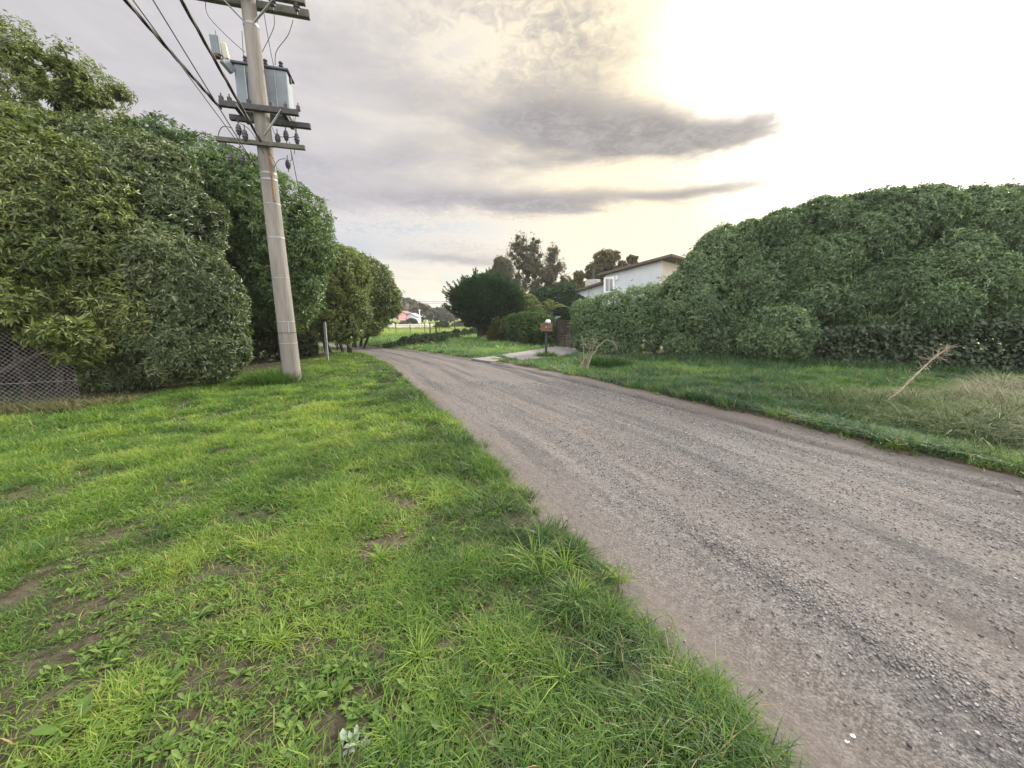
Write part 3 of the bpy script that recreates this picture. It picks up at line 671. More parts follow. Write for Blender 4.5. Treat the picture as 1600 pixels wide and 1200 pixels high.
tree('evergreen_shrub', 'dark leafy undergrowth shrub in the shade behind the concrete pole', 'shrub', (-8.6, 14.6, 0),
     plobes([(400, 520, 14.2, 60, 1.0, 50), (340, 540, 13.6, 50, 1.0, 45), (450, 540, 14.5, 40, .8, 35), (295, 520, 13.8, 50, 1, 60)]),
     3800, (.10, .035), [(.012, .024, .009), (.022, .042, .014), (.05, .075, .02), (.09, .11, .02)], M['leaf'], trunk=.05, stems=6, sr=1, seed=15, per=8, gap=.25)
tree('evergreen_tree', 'yellowish-green tree with several trunks beside the grey post', 'tree', (-7.6, 16.2, 0),
     plobes([(478, 400, 15.0, 38, 1.2, 45), (470, 510, 15.0, 30, .9, 35), (538, 512, 15.9, 26, .8, 24), (505, 430, 15.6, 45, 1.3, 45), (485, 480, 15.4, 38, 1.1, 50), (540, 470, 16.0, 32, 1.1, 50), (520, 505, 15.6, 32, 1.0, 30), (545, 425, 16.4, 30, 1.0, 30)]),
     10500, (.11, .031), OLIVE, M['leaf'], trunk=.07, stems=6, sr=.7, seed=16, per=8, gap=.2, gapf=1.4, zmin=.35, bump=10, rough=.22)
tree('evergreen_tree', 'round-headed tree at the end of the left row, over the road bend', 'tree', (-8.7, 21.5, 0),
     plobes([(560, 505, 20.2, 30, 1.0, 22), (583, 502, 20.6, 20, 1.0, 18), (575, 440, 20.6, 38, 1.5, 38), (594, 464, 20.8, 25, 1.2, 34), (560, 480, 20.4, 30, 1.2, 35), (548, 425, 20.8, 28, 1.2, 30), (596, 484, 20.8, 18, .8, 20), (540, 402, 21.4, 22, .8, 12)]),
     8200, (.13, .040), OLIVE, M['leaf'], trunk=.08, stems=5, sr=.8, seed=17, per=8, gap=.25, gapf=1.3, zmin=.55, bump=10, rough=.25)
# right side
RG = 'tall evergreen hedge shrubs along the right verge'
tree('garden_hedge', 'clipped green hedge of narrow bulges in front of the pale house', 'hedge', (4.6, 17.3, 0),
     plobes([(917, 510, 17.6, 24, .8, 42), (938, 506, 17.3, 25, .8, 45), (963, 503, 17.0, 25, .8, 48), (990, 501, 16.7, 27, .9, 52), (1018, 497, 16.5, 26, .9, 54), (906, 487, 18, 14, .6, 18), (955, 535, 16.8, 60, .7, 25)]),
     8200, (.09, .035), RIGHTC, M['leaf_dull'], trunk=.04, stems=7, sr=1.3, seed=21, per=7, zmin=.1, bump=8, frac=(.2, .35), depth=.18)
tree('hedge_shrub', 'big rounded hedge shrub rising beside the clipped hedge, with a see-through gap', 'shrub', (7.9, 15.2, 0),
     plobes([(1060, 482, 15.8, 39.06, 1.1, 53.94), (1098, 482, 15, 39.06, 1, 53.94), (1098, 430, 15.6, 35.34, 1.1, 40.92), (1128, 395, 15.5, 39.06, 1.1, 37.2), (1150, 470, 14.8, 35.34, 1, 48.36), (1075, 538, 15.2, 37.2, 0.9, 24.18), (1135, 532, 14.5, 37.2, 0.9, 27.9), (1172, 420, 14.8, 31.62, 1, 41.85), (1115, 480, 17.2, 84, 1, 76), (1170, 378, 15.2, 31.62, 0.9, 29.76)]),
     15500, (.122, .030), RIGHTC, M['leaf'], RG, trunk=.07, stems=6, sr=1.2, seed=22, per=9, zmin=.15, bump=3, frac=(.26, .4), gap=.14, gapf=1.2, rough=.09, depth=.13, jit=.24, upb=.25)
tree('hedge_shrub', 'hedge shrub with a full skirt touching the grass, midway along the right hedge', 'shrub', (9.6, 13.8, 0),
     plobes([(1215, 522, 12.8, 50.22, 1.1, 46.5), (1195, 445, 14, 35.34, 0.9, 44.64), (1240, 415, 13.8, 42.78, 1.1, 46.5), (1225, 362, 14.2, 39.06, 1, 33.48), (1283, 350, 13.9, 42.78, 1.1, 37.2), (1290, 410, 13.4, 42.78, 1.1, 44.64), (1268, 470, 13.3, 37.2, 0.9, 39.06), (1318, 468, 13.2, 39.06, 0.9, 42.78), (1255, 430, 15.6, 94, 1, 96), (1290, 520, 14.2, 55.8, 0.8, 39.06), (1322, 335, 14, 37.2, 1, 26.04), (1365, 325, 13.6, 37.2, 1.1, 24.18)]),
     20000, (.122, .030), RIGHTC, M['leaf'], RG, trunk=.07, stems=6, sr=1.2, seed=23, per=10, zmin=.15, bump=3, frac=(.26, .4), rough=.09, depth=.13, jit=.24, upb=.25)
tree('hedge_shrub', 'largest hedge shrub, overhanging the dry grass and leaning dead stalk', 'shrub', (13.4, 12.4, 0),
     plobes([(1362, 372, 13.2, 48.36, 1.2, 48.36), (1400, 440, 12.6, 50.22, 1.2, 46.5), (1352, 450, 13, 40.92, 1, 40.92), (1428, 343, 13, 52.08, 1.3, 44.64), (1455, 480, 11.9, 46.5, 1.1, 42.78), (1478, 405, 12.3, 52.08, 1.2, 48.36), (1385, 498, 12.9, 46.5, 0.9, 31.62), (1510, 348, 12.8, 55.8, 1.3, 46.5), (1535, 440, 11.8, 55.8, 1.2, 48.36), (1570, 375, 12.2, 55.8, 1.3, 51.15), (1600, 480, 11.3, 55.8, 1.2, 48.36), (1590, 335, 12.6, 55.8, 1.3, 39.06), (1660, 420, 11.4, 80, 1.5, 80), (1690, 350, 11.8, 90, 1.6, 60), (1480, 430, 14.4, 155, 1, 98), (1740, 460, 11, 90, 1.5, 80)]),
     31000, (.130, .031), RIGHTC, M['leaf'], RG, trunk=.08, stems=8, sr=1.8, seed=24, per=10, zmin=.45, bump=3, frac=(.26, .4), rough=.09, depth=.13, jit=.24, upb=.25)
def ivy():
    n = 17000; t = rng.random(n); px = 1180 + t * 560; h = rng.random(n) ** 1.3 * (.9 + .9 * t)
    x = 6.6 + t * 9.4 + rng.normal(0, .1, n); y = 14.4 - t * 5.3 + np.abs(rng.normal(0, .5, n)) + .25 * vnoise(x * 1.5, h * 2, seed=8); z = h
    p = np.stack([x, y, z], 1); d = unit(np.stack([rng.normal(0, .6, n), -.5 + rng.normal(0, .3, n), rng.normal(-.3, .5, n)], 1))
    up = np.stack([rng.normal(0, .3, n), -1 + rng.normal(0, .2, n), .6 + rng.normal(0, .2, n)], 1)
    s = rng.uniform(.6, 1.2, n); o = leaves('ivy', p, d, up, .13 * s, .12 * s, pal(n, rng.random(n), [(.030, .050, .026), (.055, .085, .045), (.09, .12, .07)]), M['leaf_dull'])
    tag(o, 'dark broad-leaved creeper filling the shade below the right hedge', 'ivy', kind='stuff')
ivy()
# middle distance
def sprays(name, parent, lobes, n, L, W_, cols, seed, upb=.5, zmin=.1):
    return crown(name, parent, lobes, n, (L, W_), cols, M['leaf_dull'], seed=seed, per=9, bump=14, frac=(.14, .3), depth=.2, upb=upb, spread=(4, 34), twl=.25, rough=.16, inner=.35, zmin=zmin)
def cypress():
    b = Vector((-2.0, 27.3, gz(-2, 27.3))); t = thing('cypress_tree', 'dark feathery cypress with a bushy round head on the grass mound', 'tree', b)
    lb = plobes([(757, 480, 27.2, 47, 1.9, 34), (735, 465, 27, 28, 1.3, 24), (785, 470, 27.2, 32, 1.4, 28), (760, 448, 27.2, 36, 1.4, 15), (760, 500, 27.0, 34, 1.1, 20)])
    MB().tube([b - Vector((0, 0, .1)), b + Vector((.02, 0, .6)), b + Vector((0, 0, 1.4))], [.42, .33, .26], 10).tube([b + Vector((.3, .05, -.1)), b + Vector((.36, 0, .7)), b + Vector((.7, 0, 1.6))], [.2, .17, .12], 8).tube([b + Vector((-.28, -.05, -.1)), b + Vector((-.3, 0, .7)), b + Vector((-.7, 0, 1.6))], [.2, .15, .1], 8).build('trunk', M['bark'], t, smooth=True)
    sprays('crown', t, lb, 11000, .20, .035, DARKC, 31, .5, .95)
    # spiky shoots at the rim
    r = np.random.default_rng(5); pts = []; dr = []
    for _ in range(80):
        th = r.uniform(R(5), R(178)) if r.random() < .75 else r.uniform(R(150), R(200)); cx, cy = 757 + math.cos(th) * r.uniform(40, 50) - 2, 480 - math.sin(th) * r.uniform(32, 44)
        c = np.array(P(cx, cy, 27.1)); c[1] += r.uniform(-1, 1); ax = np.array((math.cos(th) * .9, r.uniform(-.3, .3), .55 + .5 * abs(math.sin(th)))); ax /= np.linalg.norm(ax); ln = r.uniform(.5, .95)
        k = 60; f = r.random(k); pts.append(c + ax * (f * ln)[:, None] + r.normal(0, .03, (k, 3)) * (1.3 - f)[:, None]); dr.append(unit(ax + r.normal(0, .35, (k, 3))))
    p = np.concatenate(pts); d = np.concatenate(dr); n = len(p)
    leaves('shoots', p, d, r.normal(0, 1, (n, 3)), np.full(n, .17), np.full(n, .04), pal(n, r.random(n), DARKC), M['leaf_dull'], t)
cypress()
def conifer():
    b = G(776, 537); t = thing('small_conifer', 'little golden-green cone-shaped conifer next to the cypress trunk', 'conifer', (b.x, b.y, gz(b.x, b.y)))
    limbs(t, b, [(b.x, b.y, .8, .3, .3, .5)], .05, 1)
    sprays('crown', t, plobes([(776, 524, b.y, 14, .5, 13), (777, 513, b.y, 9, .35, 12), (776, 505, b.y, 5, .18, 8)]), 1500, .12, .03, [(.03, .04, .015), (.06, .07, .025), (.10, .095, .03)], 33, 1.2)
    bpy.data.objects[t.name]
conifer()
tree('flowering_shrub', 'light yellow-green shrub glowing behind the driveway hedge', 'shrub', (1.0, 29, 0),
     plobes([(820, 482, 28.6, 22, 1.0, 24), (805, 475, 28.8, 20, 1.0, 26), (835, 492, 28.4, 16, .8, 16)]), 2600, (.16, .07), [(.04, .07, .015), (.08, .12, .03), (.15, .19, .06), (.22, .25, .10)], M['leaf_dull'], trunk=.05, stems=3, sr=.4, seed=34, per=6, zmin=.3)
tree('garden_hedge', 'low bright-topped hedge running up to the slatted gate', 'hedge', (.9, 23.2, 0),
     plobes([(800, 515, 23.4, 18, .9, 22), (822, 513, 23.0, 22, .9, 24), (848, 516, 22.6, 22, .9, 24), (864, 522, 22.2, 14, .7, 22), (838, 500, 23, 20, .8, 12)]),
     5200, (.11, .04), [(.016, .034, .014), (.03, .065, .018), (.055, .11, .022), (.085, .15, .03)], M['leaf_dull'], trunk=.04, stems=6, sr=1.1, seed=35, per=7, zmin=.1, bump=8, depth=.15)
tree('dark_tree', 'almost black tree filling the space behind the slatted gate', 'tree', (4.6, 30, 0),
     plobes([(885, 475, 30, 26, 1.4, 30), (868, 500, 30, 24, 1.2, 26), (905, 490, 29, 20, 1.2, 28), (845, 470, 31, 18, 1, 18)]), 5200, (.16, .06), DARKC, M['leaf_dull'], trunk=.12, stems=2, sr=.4, seed=36, per=7, zmin=.2)
EUC = [(.05, .056, .04), (.08, .085, .058), (.12, .118, .078), (.19, .17, .115)]
EG = 'eucalyptus trees behind the garden'
for i, (lab, bx, sp, n) in enumerate([
    ('tallest eucalyptus, left of the three thin crowns above the garden', 818, [(812, 385, 46, 13, 1.2, 20), (806, 410, 46, 17, 1.4, 22), (822, 420, 46, 20, 1.5, 30), (815, 455, 46, 26, 1.8, 28)], 2600),
    ('eucalyptus with a pointed middle crown between two others', 838, [(833, 388, 47, 11, 1.2, 20), (836, 415, 47, 17, 1.4, 26), (838, 450, 47, 22, 1.6, 28)], 2000),
    ('eucalyptus with a ragged crown nearest the pale house', 866, [(864, 400, 45, 10, 1.0, 18), (868, 425, 45, 16, 1.3, 24), (872, 450, 45, 20, 1.5, 24), (856, 440, 45, 14, 1.2, 28)], 2200)]):
    b = P(bx, 500, sp[0][2]); tree('eucalyptus_tree', lab, 'tree', (b.x, b.y, 0), plobes(sp), int(n * 2.0), (.15, .045), EUC, M['leaf_dull'], EG, trunk=.18, seed=40 + i, per=7, gap=.5, gapf=1.1, inner=.3, bump=12, frac=(.2, .5), rough=.4, depth=.5, upb=-.1, hang=.3)
b = P(784, 500, 42); tree('eucalyptus_tree', 'small faint eucalyptus showing just above the cypress', 'tree', (b.x, b.y, 0), plobes([(782, 415, 42, 10, .9, 14), (790, 425, 42, 12, .9, 18), (776, 430, 42, 10, .8, 14)]), 900, (.22, .06), EUC, M['leaf_dull'], EG, trunk=.12, seed=44, per=7, gap=.5, gapf=.8, bump=8, hang=.3)
for lab, bx, Y, sp, n, g in (('broad pale-brown tree behind the roof of the house', 948, 42, [(948, 408, 42, 20, 1.5, 17), (935, 425, 42, 18, 1.3, 17), (960, 425, 42, 20, 1.3, 15)], 1500, .3),
                          ('little tree poking up left of the chimney', 905, 40, [(905, 432, 40, 8, .7, 8), (898, 445, 40, 11, .9, 10), (908, 450, 40, 12, .9, 10)], 500, .4),
                          ('tiny treetop showing over the sloping roof', 988, 44, [(988, 407, 44, 7, .6, 7), (988, 418, 44, 9, .7, 9)], 300, .3)):
    b = P(bx, 500, Y); tree('background_tree', lab, 'tree', (b.x, b.y, 0), plobes(sp), n, (.22, .08), [(.06, .062, .03), (.10, .095, .045), (.16, .14, .07)], M['leaf_dull'], trunk=.12, seed=50 + int(bx), per=7, gap=g, gapf=.8, bump=8)
def palm():
    b = P(860, 505, 25.0); b.z = 0; t = thing('palm_tree', 'grey-green palm with arching fronds behind the driveway hedge', 'palm', b)
    top = P(860, 487, 25.0); MB().tube([b, b.lerp(top, .5), top], [.16, .14, .12], 8).build('trunk', M['bark'], t, smooth=True)
    r = np.random.default_rng(3)
    for i in range(10):
        az = i * 2.4; el = r.uniform(.75, 1.4); ln = r.uniform(1.3, 1.8); h = np.array((math.cos(az), math.sin(az), 0)); k = 46
        s = np.linspace(.08, 1, k); c = np.array(top) + h * (ln * math.cos(el) * 1.3 * s ** 1.1)[:, None] + np.array((0, 0, 1)) * (ln * (math.sin(el) * s - .60 * s ** 2.6))[:, None]
        tn = unit(np.gradient(c, axis=0)); sd = unit(np.cross(tn, (0, 0, 1))); pp = np.concatenate([c, c]); dd = unit(np.concatenate([sd, -sd]) + .8 * np.concatenate([tn, tn]) - (0, 0, .35)); n = 2 * k
        tap = np.concatenate([np.sin(np.pi * (s * .85 + .12))] * 2)
        leaves('frond', pp, dd, np.tile((0, 0, 1.), (n, 1)), .20 * tap, np.full(n, .028), pal(n, r.random(n), [(.12, .14, .08), (.22, .23, .13)]), M['leaf_dull'], t)
palm()

# ditch plants, field weeds
def bushmass(name, spec, n, leaf, cols, label, seed, zmin=.02):
    o = crown(name, None, plobes(spec), n, leaf, cols, M['leaf_dull'], seed=seed, per=7, zmin=zmin, bump=9); tag(o, label, 'weeds', kind='stuff'); return o
bushmass('weeds', [(618, 545, 21.5, 22, .8, 7), (645, 539, 22.5, 26, .9, 11), (672, 534, 24, 27, .9, 11), (697, 529, 28, 22, 1, 8), (715, 525, 33, 22, 1, 7), (740, 522, 36, 22, 1, 6)], 4600, (.12, .05), [(.014, .032, .012), (.03, .06, .02), (.05, .09, .03)], 'dark green weeds along the ditch beyond the road bend', 60)
def field_weeds():
    n = 420; x = rng.uniform(-40, 12, n); y = rng.uniform(30, 62, n); blades_n = 14
    X = np.repeat(x, blades_n) + rng.normal(0, .22, n * blades_n); Y = np.repeat(y, blades_n) + rng.normal(0, .22, n * blades_n); m = len(X)
    o = blades('weeds', X, Y, rng.uniform(.15, .5, m), np.full(m, .07), rng.uniform(.2, 1, m), pal(m, rng.random(m), [(.09, .14, .03), (.16, .21, .05), (.24, .26, .09)]), 1, M['grass'])
    tag(o, 'scattered taller weeds in the sunlit field', 'weeds', kind='stuff')
field_weeds()
def foreground_weeds():
    r = np.random.default_rng(77); P_, D_, U_, L_, W2, T_ = [], [], [], [], [], []
    spots = [(G(px + r.normal(0, 16), py + r.normal(0, 10)), k) for px, py, k in [(640, 1130, 1), (600, 1100, 1), (660, 1080, 1), (700, 1140, 1), (560, 1060, 1), (680, 1180, 1), (520, 1080, 1), (290, 1080, 1.1), (250, 1090, 1), (560, 1160, 2), (580, 1175, 2), (740, 1110, 1), (830, 1100, 1.2),
             (120, 1150, 1.5), (60, 1180, 1.3), (900, 1180, 1.1), (850, 1140, 1), (380, 1000, .8), (330, 960, .9), (720, 960, .9), (640, 1010, .9), (760, 1020, .8), (500, 950, .8), (450, 930, .8), (200, 1010, .9)]]
    for _ in range(520):
        q = G(r.uniform(60, 1050), r.uniform(780, 1190))
        a, b, s = road_coords(np.array([q.x]), np.array([q.y]))
        if a[0] < -.15: spots.append((q, r.uniform(.35, .75)))
    for c, k in spots:
        n = int(r.integers(8, 15)); az = r.uniform(0, 6.28, n); el = r.uniform(.1, .75, n); grey = k == 2; k = .7 if grey else k * 1.0
        z = gz(c.x, c.y); ln = r.uniform(.045, .085, n) * k
        for _r in range(1):
            P_.append(np.stack([c.x + r.normal(0, .008, n), c.y + r.normal(0, .008, n), np.full(n, z + .004)], 1)); D_.append(np.stack([np.cos(az) * np.cos(el), np.sin(az) * np.cos(el), np.sin(el)], 1))
            U_.append(np.tile((0, 0, 1.), (n, 1))); L_.append(ln); W2.append(ln * r.uniform(.28, .4)); T_.append(pal(n, r.random(n), [(.22, .27, .20), (.3, .36, .28)] if grey else [(.05, .10, .018), (.085, .15, .028), (.13, .19, .04)]))
    p, d, u, l, w, t = (np.concatenate(q) for q in (P_, D_, U_, L_, W2, T_)); n = len(p)
    # six-sided leaves, wide past the middle
    side = unit(np.cross(d, u)); nor = np.cross(side, d); l = l[:, None]; w = w[:, None]
    V = np.stack([p, p + d * l * .4 + side * w * .35 + nor * w * .15, p + d * l * .75 + side * w * .5 + nor * w * .1, p + d * l - nor * l * .12, p + d * l * .75 - side * w * .5 + nor * w * .1, p + d * l * .4 - side * w * .35 + nor * w * .15], 1)
    V = np.concatenate([V, (p + d * l * .6)[:, None]], 1); b = (np.arange(n) * 7)[:, None]
    f = [b + np.array(q) for q in ((0, 1, 6), (1, 2, 6), (2, 3, 6), (3, 4, 6), (4, 5, 6), (5, 0, 6))]
    o = mesh_np('weeds', V.reshape(-1, 3), [np.concatenate(f)], M['leaf_dull'], tint=np.repeat(t, 7, 0)); tag(o, 'small broad-leaved weeds among the near grass', 'weeds', kind='stuff')
foreground_weeds()
def tussock(name, label, c, n, rad, L, Wd, cols, lean=(.3, 1.3), mat=None, seed=1, kind=None, cat='grass tuft'):
    x = c[0] + rng.normal(0, rad, n); y = c[1] + rng.normal(0, rad * (.8), n)
    az = np.arctan2(y - c[1], x - c[0]) + rng.normal(0, .7, n)
    o = blades(name, x, y, rng.uniform(.5, 1.1, n) * L, np.full(n, Wd), rng.uniform(*lean, n), pal(n, rng.random(n), cols), 3, mat or M['grass'], az=az)
    return tag(o, label, cat, kind=kind)
tussock('grass_tuft', 'dark green tall grass tuft round the foot of the concrete pole', (-5.65, 9.0), 1500, .26, .50, .012, GREEN[:3])
tussock('grass_tuft', 'shaggy grass collar round the mailbox post', (1.37, 15.4), 500, .18, .34, .02, GREEN[:4])
tussock('grass_tuft', 'bushy green tuft behind the dead flower stems', (2.95, 12.4), 1300, .38, .50, .018, [(.02, .05, .018), (.04, .085, .03), (.06, .11, .035)])
STRAW = [(.05, .095, .03), (.10, .14, .055), (.20, .21, .12), (.32, .30, .22), (.42, .40, .33)]
def drygrass():
    n = 42000; x = rng.uniform(5.0, 10, n); y = rng.uniform(3.3, 7.6, n); _k = rng.random(n) < np.clip((x * .8 - y * .25 - 2.2) / 2.2, 0, 1); x, y = x[_k], y[_k]; n = len(x)
    a, b, s = road_coords(x, y); k = (b < -.22); x, y = x[k], y[k]; n = len(x); cl = np.clip(.5 + fbm(x, y, 1.6, 81), .1, 1.2)
    g = np.clip((x - 5.2) / 3.0, 0, 1) * .48 + .22 * rng.random(n) + rng.normal(0, .18, n)
    o = blades('dry_grass', x, y, .62 * cl * (1 + .35 * np.clip((x - 6) / 2, 0, 1)) * rng.uniform(.5, 1.15, n), rng.uniform(.005, .011, n), rng.uniform(.4, 1.7, n), pal(n, g, STRAW), 3, M['dry'])
    tag(o, 'tangled tall half-dry grass by the right edge of the road', 'grass', kind='stuff')
    n = 3500; x = rng.uniform(-9.6, -6.9, n); y = 5.35 + .52 * (x + 9.6) + rng.normal(0, .22, n)
    o = blades('dry_grass', x, y, rng.uniform(.12, .34, n), rng.uniform(.005, .010, n), rng.uniform(.5, 1.5, n), pal(n, rng.random(n) * .8, [(.05, .08, .02), (.10, .12, .04), (.20, .17, .09), (.27, .23, .13)]), 3, M['dry'])
    tag(o, 'long brownish grass at the foot of the chain-link fence', 'grass', kind='stuff')
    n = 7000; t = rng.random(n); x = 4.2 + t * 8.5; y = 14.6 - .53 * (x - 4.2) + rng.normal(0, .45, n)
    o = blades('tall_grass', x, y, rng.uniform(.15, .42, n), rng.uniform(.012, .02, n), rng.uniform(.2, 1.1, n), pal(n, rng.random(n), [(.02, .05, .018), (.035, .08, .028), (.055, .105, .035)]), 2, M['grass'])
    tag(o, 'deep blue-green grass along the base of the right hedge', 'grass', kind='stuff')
    n = 9000; x, y = scatter(.7, 4.5, n); a, b, s = road_coords(x, y); k = (a < -.05) & (soilness(x, y) > .15); x, y = x[k], y[k]; n = len(x)
    o = blades('straw', x, y, rng.uniform(.02, .07, n), np.full(n, .0018), rng.uniform(1.5, 3.0, n), pal(n, rng.random(n), [(.20, .16, .09), (.42, .36, .22)]), 2, M['dry'])
    tag(o, 'fine dry straw lying on the bare soil patches', 'straw', kind='stuff')
drygrass()

# ------------------------------------------------------------------ utility pole
PB = Vector((-5.32, 9.22, -.2)); PT = Vector((-5.50, 9.20, 9.6))
def axis(z): return PB.lerp(PT, (z + .2) / 9.8)
def prad(z): return .200 - .0078 * z
AD = Vector((.965, .262, 0)).normalized(); AN = Vector((.262, -.965, 0)).normalized()      # along the arms / towards the viewer
def pole():
    t = thing('utility_pole', 'tapered concrete pole with crossarms, carrying a grey-blue transformer', 'utility pole', (PB.x, PB.y, 0))
    zs = [-.2, 2, 4, 6, 8, 9.6]; MB().tube([axis(z) for z in zs], [prad(z) for z in zs], 28).build('shaft', M['concrete'], t, smooth=True)
    for z, h, mt in ((.95, .02, 'galv'), (1.20, .015, 'steel_dark'), (1.46, .02, 'galv'), (2.45, .015, 'galv'), (3.33, .03, 'galv'), (4.05, .018, 'galv'), (4.55, .03, 'galv'), (4.68, .03, 'galv'), (7.55, .05, 'galv')):
        MB().tube([axis(z), axis(z + h)], prad(z) + .006, 24).build('band', M[mt], t)
    a = axis(1.22) + Vector((.13, -.14, 0)); MB().box(a + Vector((0, 0, .12)), (.03, .012, .26), (1, .8, 0)).build('plate', M['galv'], t)
    pts = [axis(z) + Vector((prad(z) * .80, -prad(z) * .68, 0)) for z in (4.1, 4.35, 4.7, 5.2)]; MB().tube(pts, .022, 8).build('conduit', M['rust'], t, smooth=True)
    # arms
    def arm(z, half, w, h, off, mat, shift=0):
        c = axis(z) + AN * off + AD * shift; MB().box(c, (2 * half, w, h), AD, None, (0, 0, 1)).build('crossarm', M[mat], t, bevel=.006); return c
    top = arm(8.10, 1.12, .12, .15, .20, 'oldwood'); arm(8.10, 1.12, .12, .15, -.20, 'oldwood')
    for sg in (-1, 1): MB().bar(top + AD * .62 * sg + AN * .08 - Vector((0, 0, .05)), axis(7.58) + AN * .13 + AD * .1 * sg, .05, .012).build('brace', M['galv'], t)
    u1 = arm(5.93, .74, .10, .11, .20, 'steel_dark', .04); u2 = arm(5.86, .80, .10, .11, -.22, 'steel_dark', .12)
    for k in (-.45, .45): MB().box(axis(5.97) + AD * k - AN * .22, (.08, .9, .07), AD).build('bearer', M['steel_dark'], t)
    low = arm(5.24, .84, .08, .09, .21, 'oldwood')
    for sg in (-1, 1): MB().bar(u1 + AD * .42 * sg + AN * .06, axis(5.42) + AN * .19 + AD * .06 * sg, .05, .012).build('brace', M['galv'], t)
    def insul(p, r=.06, h=.2, tilt=0.0):
        mb = MB(); pts = []; rr = []
        for k in range(9):
            f = k / 8; pts.append(Vector(p) + Vector((tilt * (f - .5) * h, 0, h * (.5 - f)))); rr.append(r * (.55 + .45 * math.sin(math.pi * f)) * (1.0 if k % 2 else .82))
        mb.tube(pts, rr, 10); mb.tube([Vector(p) + Vector((0, 0, h * .5)), Vector(p) + Vector((0, 0, h * .5 + .1))], .01, 6); mb.tube([Vector(p) - Vector((0, 0, h * .5)), Vector(p) - Vector((0, 0, h * .5 + .06))], .012, 6)
        mb.build('insulator', M['insul'], t, smooth=True)
    for px, py, Y, h in ((373, 203, 8.9, .2), (383, 212, 8.9, .22), (434, 217, 9.3, .2), (447, 212, 9.4, .2), (464, 217, 9.5, .22), (360, 249, 8.8, .2), (378, 250, 8.85, .2), (450, 257, 9.35, .18)): insul(P(px, py, Y), .062, h)
    for k in (-1.02, .50, .95, -.35): insul(top + AD * k - Vector((0, 0, .14)), .07, .16)
    for k in (-.70, -.55, -.2, .22, .5, .74):
        MB().box(u1 + AD * k + Vector((0, 0, .09)), (.07, .07, .09), AD).tube([u1 + AD * k + Vector((0, 0, .1)), u1 + AD * k + Vector((0, 0, .2))], .012, 6).build('clamp', M['steel_dark'], t)
    for k in (-.62, -.42, .62): MB().tube([low + AD * k, low + AD * k - Vector((0, 0, .14))], .008, 5).build('hook', M['steel_dark'], t)
    # loose jumper leads
    def lead(*pp, r=.007):
        q = [P(*a) for a in pp]; out = []
        for i in range(len(q) - 1):
            p0 = q[max(i - 1, 0)]; p1 = q[i]; p2 = q[i + 1]; p3 = q[min(i + 2, len(q) - 1)]
            for k in range(5):
                f = k / 5; out.append(.5 * (2 * p1 + (p2 - p0) * f + (2 * p0 - 5 * p1 + 4 * p2 - p3) * f ** 2 + (3 * p1 - p0 - 3 * p2 + p3) * f ** 3))
        out.append(q[-1]); MB().tube(out, r, 5).build('lead', M['cable'], t)
    lead((321, 3, 9.0), (325, 24, 9.05), (350, 52, 9.1), (383, 82, 9.4)); lead((458, 31, 9.5), (450, 55, 9.5), (432, 80, 9.5), (430, 102, 9.6)); lead((428, 23, 9.4), (427, 45, 9.5), (406, 88, 9.6))
    lead((409, 0, 9.6), (420, 65, 9.6), (428, 105, 9.6)); lead((378, 48, 9.5), (381, 100, 9.6)); lead((363, 200, 8.8), (348, 198, 8.8), (341, 212, 8.8), (345, 228, 8.8), (355, 242, 8.8), r=.008)
    lead((428, 262, 9.1), (436, 250, 9.2), (447, 248, 9.35)); lead((460, 192, 9.5), (462, 178, 9.5), (458, 183, 9.5), (463, 212, 9.5)); lead((386, 113, 9.3), (387, 135, 9.2), (391, 165, 9.1))
    lead((366, 245, 8.9), (385, 247, 8.9), (400, 250, 9.0)); lead((384, 252, 8.9), (395, 252, 9.0), (403, 246, 9.0)); lead((433, 213, 9.3), (452, 215, 9.4), (464, 212, 9.5)); lead((403, 214, 9.0), (425, 245, 9.1), (432, 262, 9.1))
    lead((452, 222, 9.4), (456, 248, 9.4), (450, 252, 9.4)); lead((370, 190, 8.9), (392, 205, 9.0), (412, 240, 9.0)); lead((414, 170, 9.3), (421, 190, 9.2), (430, 210, 9.2))
    return t
pole()
def transformer():
    c = axis(6.0) - AN * .48; c.z = 6.02; t = thing('transformer', 'boxy grey-blue transformer tank mounted behind the concrete pole', 'transformer', c)
    mb = MB(); mb.box(c + Vector((0, 0, .47)), (1.02, .46, .92), AD); tank = mb.build('tank', M['paint_blue'], t, bevel=.015)
    fin = MB()
    for k in (-.30, .10, .28): fin.box(c + AD * k + AN * .245 + Vector((0, 0, .47)), (.018, .03, .86), AD)
    fin.build('rib', M['galv'], t)
    MB().box(c + Vector((0, 0, .955)), (1.12, .54, .045), AD).build('lid', M['lid'], t, bevel=.008)
    for k in (-.34, .05, .36):
        q = c + AD * k + Vector((0, 0, .98)); pts = [q + Vector((0, 0, .03 * i)) for i in range(9)]; MB().tube(pts, [.05 if i % 2 else .032 for i in range(9)], 10).build('bushing', M['insul'], t)
    MB().box(c + AD * .53 + Vector((0, 0, .88)), (.03, .06, .16), AD).build('bracket', M['steel_dark'], t)
transformer()
